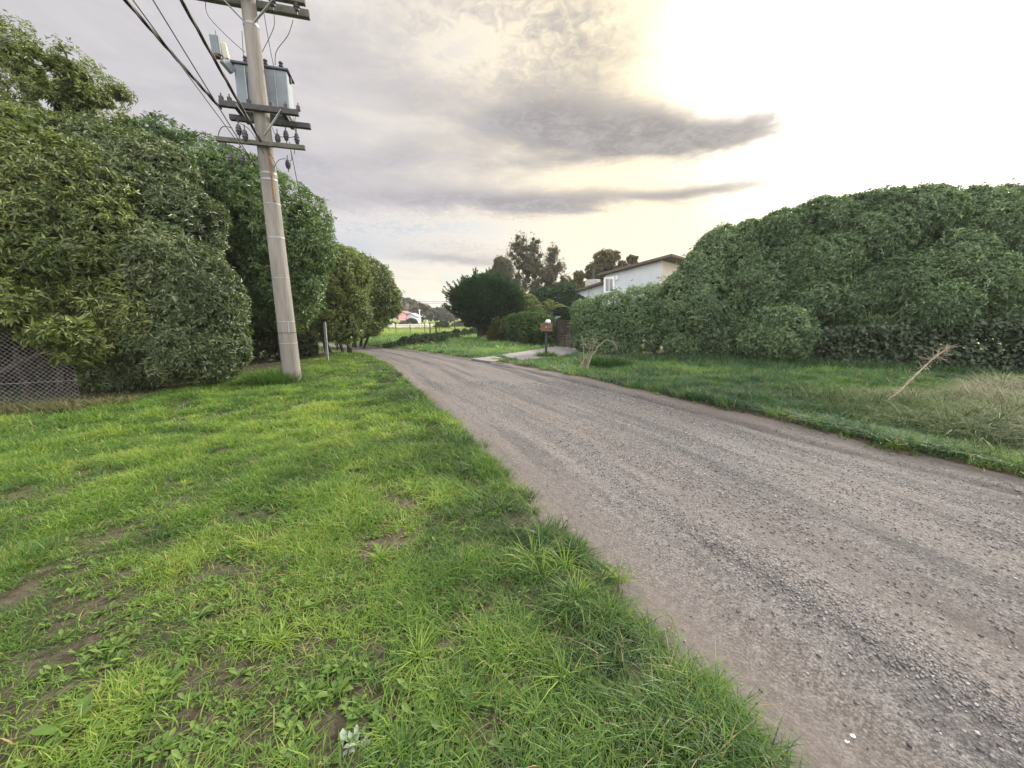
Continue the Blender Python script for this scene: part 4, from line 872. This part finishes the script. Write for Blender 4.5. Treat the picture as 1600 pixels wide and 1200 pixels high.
def lamp():
    a = P(364, 112, 9.3); t = thing('street_lamp', 'upturned grey lamp head on a short arm left of the transformer', 'street lamp', a)
    b = P(347, 92, 9.1); MB().bar(a, b, .10, .16).build('arm', M['paint_blue'], t, bevel=.01)
    c0, c1 = P(340, 86, 9.05), P(335, 56, 9.0); MB().bar(c0, c1, .16, .13, up=(.3, -1, 0)).box(c0.lerp(c1, .55) + Vector((.08, -.09, 0)), (.02, .02, .42), None).build('housing', M['paint_blue'], t, bevel=.01)
    MB().tube([P(339, 90, 9.05), P(337, 80, 9.05)], .07, 12).build('socket', M['rust'], t)
    d0, d1 = P(354, 92, 9.15), P(347, 66, 9.1); MB().bar(d0, d1, .12, .05, up=(.6, -.8, 0)).build('lens', M['lens'], t, bevel=.012)
lamp()
def sag(a, b, s, n=40):
    a, b = Vector(a), Vector(b); return [a.lerp(b, i / n) - Vector((0, 0, 4 * s * (i / n) * (1 - i / n))) for i in range(n + 1)]
def twisted(a, b, s, r, n=160, strands=3):
    mb = MB(); base = sag(a, b, s, n)
    for k in range(strands):
        pts = []
        for i, p in enumerate(base):
            th = i * .9 + k * 2 * math.pi / strands; pts.append(p + Vector((math.cos(th), 0, math.sin(th))) * r * 1.05)
        mb.tube(pts, r, 5)
    return mb
def through(p1, p2, z2, far):       # from p1 through a sight line at height z2, carried on to forward distance far
    q = PZ(*p2, z2); d = q - p1; return p1 + d * ((far - p1.y) / d.y)
w = P(345, 170, 8.98); e = through(w, (212, 0), 6.15, -18)
tag(twisted(w, e, .55, .016).build('power_cable', M['cable']), 'thick twisted cable running from the outer end of the black crossarm', 'cable')
w = P(408, 222, 9.0); e = through(w, (291, 0), 6.3, -18)
tag(twisted(w, e, .5, .016).build('power_cable', M['cable']), 'thick twisted cable passing in front of the transformer to the pole', 'cable')
w = P(400, 262, 9.0); e = through(w, (246, 0), 5.9, -18)
tag(MB().tube(sag(w, e, .3), .010, 5).build('power_cable', M['cable']), 'thin straight cable ending below the lowest crossarm', 'cable')
w = P(398, 258, 9.05); e = through(w, (222, 0), 6.05, -18)
tag(MB().tube(sag(w, e, .55), .009, 5).build('power_cable', M['cable']), 'thin cable meeting the thick twisted one near the picture top', 'cable')
a = P(452, 222, 9.4); bq = P(474, 330, 12.6); bq = a + (bq - a) * 1.35
tag(MB().tube(sag(a, bq, .05), .008, 5).build('power_cable', M['cable']), 'single thin wire dropping from the crossarm into the trees', 'cable')
for k, (y0, y1) in enumerate(((469, 468.5), (471.5, 471))):
    a = P(560, y0, 60); bq = P(800, y1, 60)
    tag(MB().tube(sag(a, bq, .25), .02, 4).build('overhead_wire', M['cable']), ('upper' if k == 0 else 'lower') + ' of two distant wires crossing the sky by the cypress', 'wire', 'distant wires')

# grey post and stakes, fence, litter
def post():
    b = G(512, 565); b.z = gz(b.x, b.y); t = P(509.5, 503, b.y); h = t.z
    tt = thing('metal_post', 'slim light-grey metal post on the left verge', 'post', b)
    MB().box((b.x, b.y, h / 2 - .05), (.085, .05, h + .1)).build('shaft', M['galv'], tt, bevel=.004)
    [MB().box((b.x + .02, b.y - .028, z_), (.02, .02, .02)).build('bolt', M['steel_dark'], tt) for z_ in (h - .25, h * .45)]
post()
for px, lab in ((528, 'short dark stake nearer the leafy trunks'), (533, 'short dark stake nearer the road bend')):
    b = G(px, 549); b.z = gz(b.x, b.y); p = MB()
    p.tube([b - Vector((0, 0, .1)), b + Vector((0, 0, .36))], [.05, .042], 8).tube([b + Vector((0, 0, .36)), b + Vector((0, 0, .40))], [.042, .02], 8); tag(p.build('wooden_stake', M['bark'], smooth=True), lab, 'stake', 'stakes by the bend')
def chainlink():
    A_ = Vector((-13.2, 4.15, 0)); B_ = Vector((-7.95, 6.95, 0)); t = thing('chain_link_fence', 'rusty-grey chain-link fence half swallowed by the shrub', 'fence', A_)
    d = (B_ - A_); Ln = d.length; d.normalize(); H = 1.6; mb = MB(); s = .075
    k = -H
    while k < Ln:
        for sg in (1, -1):
            x0, x1 = (k, k + H) if sg == 1 else (k + H, k); z0, z1 = 0.0, H
            def clip(x0, z0, x1, z1):
                f0, f1 = 0.0, 1.0; dx = x1 - x0
                for lim, s_ in ((0, 1), (Ln, -1)):
                    a = (x0 - lim) * s_; b = (x1 - lim) * s_
                    if a < 0 and b < 0: return None
                    if a < 0: f0 = max(f0, a / (a - b))
                    elif b < 0: f1 = min(f1, a / (a - b))
                return (x0 + dx * f0, z0 + (z1 - z0) * f0, x0 + dx * f1, z0 + (z1 - z0) * f1) if f1 > f0 else None
            c = clip(x0, z0, x1, z1)
            if c: mb.tube([A_ + d * c[0] + Vector((0, .004 * sg, c[1])), A_ + d * c[2] + Vector((0, .004 * sg, c[3]))], .0028, 3, cap=False)
        k += s
    mb.build('wire_mesh', M['fencewire'], t)
    for z in (.45, 1.58): MB().tube([A_ + Vector((0, -.01, z)), B_ + Vector((0, -.01, z - .02))], .004, 4).build('strand', M['galv'], t)
    for q in (0, 2.6): MB().tube([A_ + d * q + Vector((.0, .05, -.1)), A_ + d * q + Vector((0, .05, 1.75))], .03, 8).build('post', M['galv'], t)
chainlink()
def scrap(name, c, sz, mat, label, seed, cat='litter'):
    r = random.Random(seed); n = 7; vs_ = []; z = gz(c.x, c.y) + .006
    for i in range(n):
        a = 2 * math.pi * i / n; q = sz * r.uniform(.6, 1.1); vs_.append((c.x + math.cos(a) * q, c.y + math.sin(a) * q * .7, z + r.uniform(0, sz * .35)))
    top = (c.x, c.y, z + sz * .4); bot = (c.x, c.y, z); mb = MB(); mb.add(vs_ + [top, bot], [(i, (i + 1) % n, n) for i in range(n)] + [((i + 1) % n, i, n + 1) for i in range(n)])
    tag(mb.build(name, M[mat]), label, cat)
scrap('paper_scrap', G(1336, 1130), .012, 'litter', 'larger white scrap on the near gravel', 1); scrap('paper_scrap', G(1327, 1139), .009, 'litter', 'smaller white scrap on the near gravel', 2)
scrap('plastic_bag', G(424, 566), .14, 'plastic', 'crumpled white bag under the dark trees by the pole', 3)

# dead stems
def dead_clump():
    b = G(912, 580); b.z = gz(b.x, b.y); t = thing('dead_plant', 'clump of pale dead flower stems, one arching over', 'dead plant', b)
    def stem(pts, r0, name='stem'):
        q = [P(px, py, b.y + dy) for px, py, dy in pts]; MB().tube(q, [r0 * (1 - .6 * i / (len(q) - 1)) for i in range(len(q))], 6).build(name, M['dead'], t, smooth=True); return q
    stem([(917, 578, 0), (925, 555, 0), (936, 540, 0), (947, 531, 0), (957, 533, 0), (962, 541, 0)], .016)
    stem([(911, 580, 0), (912, 555, 0), (912, 533, 0)], .016); stem([(915, 580, .1), (924, 552, .1), (929, 532, .1)], .013); stem([(914, 580, 0), (921, 555, 0), (922, 539, 0)], .014)
    stem([(905, 576, -.1), (913, 560, 0), (918, 556, 0)], .012); stem([(908, 565, 0), (918, 572, 0)], .012); stem([(910, 575, -.1), (905, 560, -.1)], .010)
    r = np.random.default_rng(4); n = 420; k = r.random(n); q = [np.array(P(px, py, b.y)) for px, py in ((912, 535), (929, 534), (922, 540), (914, 570), (918, 560), (910, 562), (960, 538))]; ci = r.integers(0, len(q), n)
    p = np.array(q)[ci] + r.normal(0, 1, (n, 3)) * np.array((.045, .045, .11))
    leaves('foliage', p, unit(r.normal(0, 1, (n, 3))), r.normal(0, 1, (n, 3)), r.uniform(.03, .07, n), np.full(n, .014), pal(n, r.random(n), [(.16, .14, .10), (.36, .33, .26)]), M['dry'], t)
dead_clump()
def dead_stalk():
    b = Vector((5.95, 6.2, gz(5.95, 6.2))); t = thing('dead_stalk', 'long leaning dead stalk with a twiggy branched head, right verge', 'dead plant', b); r = random.Random(9)
    q = [P(1380, 645, 6.15), P(1405, 612, 6.25), P(1432, 585, 6.35), P(1458, 560, 6.45), P(1484, 541, 6.55)]; q[0] = b + Vector((0, 0, -.03))
    MB().tube(q, [.017, .016, .013, .010, .006], 7).build('stem', M['dead'], t, smooth=True)
    mb = MB()
    for i in range(46):
        f = r.random() ** .55; k = min(int(f * 4), 3); p = q[k].lerp(q[k + 1], f * 4 - k); ax = (q[4] - q[2]).normalized()
        d = (ax * r.uniform(.2, 1) + Vector((r.uniform(-1, 1), r.uniform(-1, 1), r.uniform(-1, 1))) * .9).normalized() * r.uniform(.06, .22) * (1 if f > .4 else .6)
        e = p + d; mb.tube([p, p.lerp(e, .5) + Vector((0, 0, .01)), e], [.005, .004, .002], 4)
        for _ in range(3 if f > .6 else 0):
            g = p.lerp(e, r.uniform(.4, 1)); mb.tube([g, g + Vector((r.uniform(-1, 1), r.uniform(-1, 1), r.uniform(-.3, 1))) * .06], [.003, .002], 3)
    mb.build('twigs', M['dead'], t)
    n = 90; rr = np.random.default_rng(8); k = rr.random(n); pts = np.array([q[0]]) + (np.array([q[4]]) - np.array([q[0]])) * k[:, None] + rr.normal(0, .03, (n, 3)); 
    leaves('foliage', pts, unit(rr.normal(0, 1, (n, 3)) - (0, 0, .8)), rr.normal(0, 1, (n, 3)), rr.uniform(.03, .10, n), np.full(n, .010), pal(n, rr.random(n), [(.28, .24, .16), (.5, .46, .36)]), M['dry'], t)
dead_stalk()

# mailbox with a bag, gate
def mailbox():
    b = G(853, 558); b.z = gz(b.x, b.y); t = thing('mailbox', 'wooden letterbox on a dark post beside the driveway', 'mailbox', b)
    MB().box((b.x, b.y, .50), (.09, .09, 1.1)).build('post', M['black'], t, bevel=.005)
    ax = Vector((.80, -.60, 0)); cz = 1.18; c = Vector((b.x - .0, b.y, cz)); w_, d_, h_ = .34, .34, .30
    MB().box(c, (w_, d_, h_), ax).build('box', M['boxwood'], t, bevel=.008); n1 = Vector((-.6, -.8, 0)); n2 = ax
    # planks scribed on two faces, slot and latch on the face towards the road
    for k in (-1, 0, 1): MB().box(c + n1 * (d_ / 2 + .004) + Vector((0, 0, k * .098)), (w_ * .98, .008, .085), ax).build('plank', M['boxwood'], t)
    for k in (-1, 0, 1): MB().box(c + n2 * (w_ / 2 + .004) + Vector((0, 0, k * .098)), (d_ * .98, .008, .085), n1).build('plank', M['boxwood'], t)
    MB().box(c + n2 * (w_ / 2 + .010) + Vector((0, 0, -.05)), (.2, .006, .04), n1).build('slot', M['black'], t)
    MB().box(c + n1 * (d_ / 2 + .012) + ax * .1 + Vector((0, 0, .03)), (.04, .01, .05), ax).build('latch', M['plastic'], t)
    MB().box(c + Vector((0, 0, h_ / 2 + .010)), (w_ + .04, d_ + .04, .02), ax).build('lid', M['boxwood'], t)
    me = bmesh.new(); bmesh.ops.create_icosphere(me, subdivisions=3, radius=.115); q = c + Vector((.06, -.03, h_ / 2 + .068))
    for v in me.verts:
        k = 1 + .13 * float(vnoise(v.co.x * 16, v.co.y * 16, v.co.z * 16, 4)); v.co = Vector((v.co.x * k, v.co.y * k, max(v.co.z * k * .85, -.052))) + q
    m_ = bpy.data.meshes.new('plastic_bag'); me.to_mesh(m_); me.free(); m_.materials.append(M['plastic']); o = bpy.data.objects.new('plastic_bag', m_); C.objects.link(o); tag(o, 'bulging white plastic bag on top of the wooden letterbox', 'bag')
mailbox()
def gate():
    a = Vector((2.55, 21.3, .05)); b = Vector((3.25, 18.2, .05)); t = thing('slatted_gate', 'dark brown driveway gate of horizontal slats between the hedges', 'gate', a)
    d = (b - a).normalized(); nrm = Vector((d.y, -d.x, 0)); Ln = (b - a).length; H = 1.38; mb = MB()
    n = 15
    for i in range(n):
        z = .06 + i * H / n; mb.box(a + d * Ln / 2 + Vector((0, 0, z + .03)), (Ln, .025, .062), d)
    mb.build('slats', M['gatewood'], t)
    for q in (.04, 1.05, 2.1, Ln - .04): MB().box(a + d * q + nrm * .035 + Vector((0, 0, .70)), (.07, .04, 1.4), d).build('upright', M['gatewood'], t)
    MB().box(a - d * .12 + Vector((0, 0, .75)), (.16, .16, 1.55), d).build('gate_post', M['black'], t); MB().box(a - d * .12 + Vector((.0, 0, 1.56)), (.2, .2, .07), d).box(a - d * .12 + Vector((-.1, -.1, 1.50)), (.08, .08, .08), d).build('gate_lamp', M['galv'], t)
gate()

# ------------------------------------------------------------------ pale house
def house():
    Cn = P(1028, 500, 24.5); Cn.z = 0; Le = P(943, 500, 27.2); Le.z = 0
    A_ = (Le - Cn).normalized(); B_ = Vector((-A_.y, A_.x, 0)); B_ = B_ if B_.y > 0 else -B_; B_ = Vector((abs(B_.x), abs(B_.y), 0))
    t = thing('pale_house', 'pale blue two-level house with brown sloping roofs behind the right hedge', 'house', Cn)
    Wd = (Le - Cn).length; Dp = 5.5; zr = P(1028, 407, 24.5).z; zl = P(943, 430, 27.2).z; U = Vector((0, 0, 1)); sl_ = (zr - zl) / Wd
    q = lambda a, b, z: Cn + A_ * a + B_ * b + U * z
    # wall on the road side and wall on the right side, each .2 m thick
    MB().hexa([q(0, 0, 0), q(Wd, 0, 0), q(Wd, 0, zl), q(0, 0, zr)], [q(0, .2, 0), q(Wd, .2, 0), q(Wd, .2, zl), q(0, .2, zr)]).build('wall', M['white_wall'], t)
    MB().hexa([q(-.004, .0, 0), q(-.004, Dp, 0), q(-.004, Dp, zr), q(-.004, .0, zr)], [q(.2, .2, 0), q(.2, Dp, 0), q(.2, Dp, zr - .05), q(.2, .2, zr - .05)]).build('wall', M['cream'], t)
    MB().hexa([q(Wd - .2, .2, 0), q(Wd - .2, Dp, 0), q(Wd - .2, Dp, zl), q(Wd - .2, .2, zl)], [q(Wd, .2, 0), q(Wd, Dp, 0), q(Wd, Dp, zl), q(Wd, .2, zl)]).build('wall', M['white_wall'], t)
    def roof(a0, a1, b0, b1, z0, s, th=.16):
        f = lambda a: z0 - s * a; MB().hexa([q(a0, b0, f(a0)), q(a1, b0, f(a1)), q(a1, b1, f(a1)), q(a0, b1, f(a0))], [q(a0, b0, f(a0) + th), q(a1, b0, f(a1) + th), q(a1, b1, f(a1) + th), q(a0, b1, f(a0) + th)]).build('roof', M['fascia'], t, bevel=.01)
    roof(-.75, Wd + .4, -.35, Dp + .4, zr + .01, sl_)
    # upper window in a white surround
    def at(px, py, off=0.0):       # point of the road-side wall plane on a sight line
        d_ = Vector(ray(px, py)); o_ = Vector((0, 0, EYE)); n_ = Vector((B_.x, B_.y, 0)); k = (Cn - B_ * off - o_).dot(n_) / d_.dot(n_); return o_ + d_ * k
    def wbox(name, x0, y0, x1, y1, th, mat, par):
        a = at(x0, y1); b = at(x1, y1); c = at(x1, y0); d_ = at(x0, y0); z0, z1 = (a.z + b.z) / 2, (c.z + d_.z) / 2
        a.z = b.z = z0; c.z = d_.z = z1; pa = [a, b, c, d_]; return MB().hexa([p - B_ * th[0] for p in pa], [p - B_ * th[1] for p in pa]).build(name, M[mat], par)
    f = wbox('window_frame', 944.5, 432.5, 961, 457, (.002, .10), 'frame', t)
    g_ = wbox('pane', 947.5, 436, 952.5, 455, (.102, .112), 'glass', None); adopt(g_, f); g_.matrix_parent_inverse = Matrix.Identity(4)
    g_ = wbox('pane', 953.5, 436, 958.5, 455, (.102, .112), 'glass', None); adopt(g_, f); g_.matrix_parent_inverse = Matrix.Identity(4)
    wbox('wall_lamp', 963, 431, 966, 437, (.0, .12), 'frame', t)
    # lower wing: two stepped volumes going left
    z2 = at(943, 441).z
    for a0, a1, yl, yr, px0, px1, b0 in ((Wd, Wd + 1.6, 0, 0, 922, 943, .5), (Wd + 1.6, Wd + 3.6, 0, 0, 900, 924, .35)):
        zt = z2 - (a0 - Wd) * .20; zt2 = z2 - (a1 - Wd) * .20
        MB().hexa([q(a0, b0, 0), q(a1, b0, 0), q(a1, b0, zt2), q(a0, b0, zt)], [q(a0, b0 + 4, 0), q(a1, b0 + 4, 0), q(a1, b0 + 4, zt2), q(a0, b0 + 4, zt)]).build('wall', M['white_wall'], t)
        MB().hexa([q(a0 - (.0 if a0 == Wd else .2), b0 - .3, zt), q(a1 + .25, b0 - .3, zt2 - .04), q(a1 + .25, b0 + 4.2, zt2 - .04), q(a0, b0 + 4.2, zt)], [q(a0 - (.0 if a0 == Wd else .2), b0 - .3, zt + .15), q(a1 + .25, b0 - .3, zt2 + .11), q(a1 + .25, b0 + 4.2, zt2 + .11), q(a0, b0 + 4.2, zt + .15)]).build('roof', M['fascia'], t)
    zc = z2 - .55; MB().box(q(Wd + 2.7, .33, zc - .75), (1.0, .03, .8), A_).build('window_frame', M['frame'], t); 
    MB().box(q(Wd + 2.7, .30, zc - .75), (.86, .03, .66), A_).build('pane', M['glass'], t)
    cc = q(Wd + 2.5, 2.4, 0); zt = P(912, 437, cc.y).z; MB().box((cc.x, cc.y, zt - .5), (.95, .7, 1.0), A_).build('chimney', M['stone'], t, bevel=.02)
    MB().tube([(cc.x, cc.y, zt - .05), (cc.x, cc.y, zt + .65)], .09, 10).tube([(cc.x, cc.y, zt + .62), (cc.x, cc.y, zt + .78)], .13, 10).build('flue', M['steel_dark'], t)
house()

# ------------------------------------------------------------------ far side of the field
def small_house(name, label, px, pw, ytop, yeave, ybase, Y, wall, roofm, windows=3, group=None, floors=1, depth=6):
    b = P(px, ybase, Y); w_ = pw * mpp(px, ybase, Y); z1 = P(px, yeave, Y).z; z2 = P(px, ytop, Y).z; z0 = gz(b.x, b.y) - .1
    t = thing(name, label, 'house', (b.x, b.y, z0), group); x0, x1 = b.x - w_ / 2, b.x + w_ / 2; y0, y1 = b.y, b.y + depth
    MB().add([(x0, y0, z0), (x1, y0, z0), (x1, y1, z0), (x0, y1, z0), (x0, y0, z1), (x1, y0, z1), (x1, y1, z1), (x0, y1, z1), (b.x, y0, z2 - .1), (b.x, y1, z2 - .1)],
             [(3, 2, 1, 0), (0, 1, 5, 8, 4), (2, 3, 7, 9, 6), (1, 2, 6, 5), (3, 0, 4, 7), (4, 8, 9, 7), (5, 6, 9, 8)]).build('wall', M[wall], t)
    e = .35
    for sg in (-1, 1):
        xe = b.x + sg * (w_ / 2 + e); ze = z1 - (z2 - z1) * e / (w_ / 2)
        MB().hexa([(b.x, y0 - e, z2), (xe, y0 - e, ze), (xe, y1 + e, ze), (b.x, y1 + e, z2)], [(b.x, y0 - e, z2 + .14), (xe, y0 - e, ze + .14), (xe, y1 + e, ze + .14), (b.x, y1 + e, z2 + .14)]).build('roof', M[roofm], t)
    for fl in range(floors):
        hh = (z1 - z0) / floors
        for k in range(windows):
            x = x0 + (k + .5) * w_ / windows; z = z0 + hh * (fl + .55); f = MB().box((x, y0 - .02, z), (w_ / windows * .5, .06, hh * .45)).build('window', M['frame'], t); MB().box((x, y0 - .06, z), (w_ / windows * .36, .03, hh * .34)).build('pane', M['glass'], f).matrix_parent_inverse = Matrix.Identity(4)
    return t
small_house('pink_house', 'pink two-storey house with white windows across the field', 628, 9.5, 486.5, 489, 505, 98, 'pink', 'pinkdark', 2, None, 2)
small_house('blue_house', 'long pale blue-white house right of the pink one', 641, 17, 489.5, 494, 504, 100, 'bluewall', 'greyroof', 3)
small_house('pink_cottage', 'low pinkish house half hidden by the round-headed tree', 583, 14, 487, 492, 504, 104, 'pink', 'greyroof', 2)
small_house('garden_shed', 'tiny pink shed with a red roof at the end of the white wall', 680, 6.5, 509.5, 511, 515.5, 62, 'pink', 'pinkdark', 1, None, 1, 2)
def far_wall():
    a = P(560, 515, 58); b_ = P(677, 515, 64); za = P(560, 508.5, 58).z; t = thing('boundary_wall', 'low white wall along the far edge of the field', 'wall', (a.x, a.y, 0)); d = (b_ - a); d.z = 0; L_ = d.length; d.normalize()
    MB().box(Vector((a.x, a.y, 0)) + d * L_ / 2 + Vector((0, 0, .28)), (L_, .15, .62), d).build('panel', M['white'], t)
    k = 0
    while k <= L_: MB().box(Vector((a.x, a.y, 0)) + d * k + Vector((0, 0, .36)), (.22, .22, .82), d).build('pier', M['white'], t); k += 2.6
far_wall()
for px, y0, Y, lab in ((656.5, 486, 61, 'taller white lamp post by the far wall'), (668, 502, 62, 'shorter white post by the far wall')):
    b = P(px, 515, Y); z = P(px, y0, Y).z; t = thing('far_post', lab, 'post', (b.x, b.y, 0)); MB().tube([(b.x, b.y, -.1), (b.x, b.y, z)], [.11, .07], 8).build('shaft', M['white'], t)
    MB().tube([(b.x, b.y, z), (b.x, b.y, z + .25)], [.14, .08], 8).build('lamp_head', M['white'], t)
def wire_fence():
    a = P(555, 520, 44); b_ = P(760, 519, 40); a.z = b_.z = 0; t = thing('field_fence', 'wire fence with thin wooden posts across the field', 'fence', a); d = (b_ - a); n = 9
    for i in range(n + 1): q = a.lerp(b_, i / n); MB().tube([q, q + Vector((0, 0, 1.05 + .1 * math.sin(i * 7)))], .045, 6).build('post', M['bark'], t)
    for z in (.45, .75, 1.0): MB().tube([a + Vector((0, 0, z)), b_ + Vector((0, 0, z))], .012, 4).build('wire', M['steel_dark'], t)
    for px, py, h in ((682, 535, 1.3), (672.5, 530, 1.2)):
        g = G(px, py); tag(MB().tube([(g.x, g.y, -.1), (g.x, g.y, h)], [.05, .045], 8).tube([(g.x, g.y, h), (g.x, g.y, h + .04)], [.045, .02], 8).build('wooden_stake', M['bark'], smooth=True), 'dark stake among the ditch weeds' + (', the nearer of two' if py == 535 else ', the farther of two'), 'stake')
wire_fence()
FAR = [(.075, .078, .06), (.10, .10, .08), (.13, .125, .10)]  # paler grey leaf colours, distance haze put into the tint
FG = 'trees beyond the field'
for i, (lab, bx, Y, sp, n) in enumerate([
    ('dark spreading tree rising behind the pink house', 635, 125, [(632, 476, 125, 14, 3, 10), (642, 482, 125, 14, 3, 12), (622, 484, 125, 10, 3, 12)], 1500),
    ('wide flat-topped tree over the blue-white house', 660, 112, [(655, 486, 112, 17, 3, 9), (668, 490, 112, 12, 3, 9), (652, 494, 112, 12, 2, 8)], 1500),
    ('open flat-crowned tree right of the far posts', 690, 118, [(685, 489, 118, 15, 3, 8), (698, 492, 118, 9, 2, 9), (680, 497, 118, 14, 2, 8)], 1400),
    ('dim tree beside the left rim of the cypress', 703, 105, [(701, 497, 105, 8, 2, 12), (708, 503, 105, 8, 2, 8)], 600)]):
    b = P(bx, 500, Y); tree('distant_tree', lab, 'tree', (b.x, b.y, 0), plobes(sp), n, (.55, .22), FAR, M['leaf_dull'], FG, trunk=.3, seed=70 + i, per=6, gap=.55, gapf=.4, bump=9, zmin=1.2, twl=.3, rough=.35)
for i, (lab, bx, by, Y, w_, h_, cc) in enumerate([
    ('round dark bush just right of the pink shed', 691, 510, 60, 10, 7, DARKC), ('dark clipped bush in front of the blue-white house', 643, 503, 88, 9, 4.5, DARKC), ('small round bush on the grass bank below the cottage', 612, 507, 70, 4.5, 3, FAR), ('small round bush below the pink house', 630, 507, 72, 4.5, 3.5, FAR), ('dull green bush at the far right end of the field', 716, 510, 66, 11, 6, FAR), ('hazy bush between field and cypress, farthest right', 735, 507, 80, 14, 9, FAR)]):
    b = P(bx, 512, Y); tree('round_bush', lab, 'bush', (b.x, b.y, 0), plobes([(bx, by, Y, w_, w_ * mpp(bx, by, Y), h_), (bx + w_ * .4, by + 1, Y, w_ * .6, .8, h_ * .7)]), 420, (.3, .14), cc, M['leaf_dull'], 'bushes beyond the field', trunk=.06, stems=3, seed=80 + i, per=6, zmin=.05)
def poplar():
    b = P(638, 503, 110); b.z = 0; t = thing('bare_poplar', 'pale leafless poplar behind the blue-white house', 'tree', b); r = random.Random(3); mb = MB(); H = P(638, 474, 110).z
    mb.tube([b, b + Vector((0, 0, H * .9))], [.25, .05], 6); mb.build('trunk', M['dead'], t); mb = MB()
    for i in range(90):
        z = r.uniform(.8, H * .75); a = r.uniform(0, 6.28); l = r.uniform(1, 2.6) * (1 - .35 * z / H); e = Vector((math.cos(a) * l * .42, math.sin(a) * l * .42, l * 1.2)); s_ = b + Vector((0, 0, z)); mb.tube([s_, s_ + e * .5 + Vector((0, 0, .1)), s_ + e], [.06, .045, .02], 3)
    mb.build('crown', M['dead'], t)
poplar()
# low wooded hills at the horizon
def hills():
    n, mrow = 160, 8; az = np.linspace(R(-75), R(75), n); V = []
    for j in range(mrow):
        f = j / (mrow - 1); rr = 420 + 260 * f; h = (1.5 + 9 * np.sin(np.pi * min(f, 1) * .5) * (.55 + .45 * vnoise(az * 9, az * 0 + j * .2, seed=3)))
        V.append(np.stack([np.sin(az) * rr, np.cos(az) * rr, (h if j else h * 0 - 2)], 1))
    V = np.concatenate(V); i = np.arange(n * mrow).reshape(mrow, n); f = np.stack([i[:-1, :-1], i[:-1, 1:], i[1:, 1:], i[1:, :-1]], -1).reshape(-1, 4)
    o = mesh_np('hills', V, [f], simple('wooded_hills', (.075, .085, .075), .95, 0, .2, .05, .4), smooth=True); tag(o, kind='structure')
hills()

# air between here and the far side of the field
def haze():
    m = bpy.data.materials.new('hazy_air'); m.use_nodes = True; nt = m.node_tree; nt.nodes.remove(nt.nodes['Principled BSDF'])
    v = nt.nodes.new('ShaderNodeVolumePrincipled'); v.inputs['Color'].default_value = (.92, .93, .95, 1); v.inputs['Density'].default_value = HAZE; v.inputs['Anisotropy'].default_value = .2
    nt.links.new(v.outputs[0], nt.nodes['Material Output'].inputs['Volume'])
    o = MB().box((0, 4, 14), (3100, 3100, 34)).build('haze', m); tag(o, kind='stuff')
HAZE = .0005
haze()
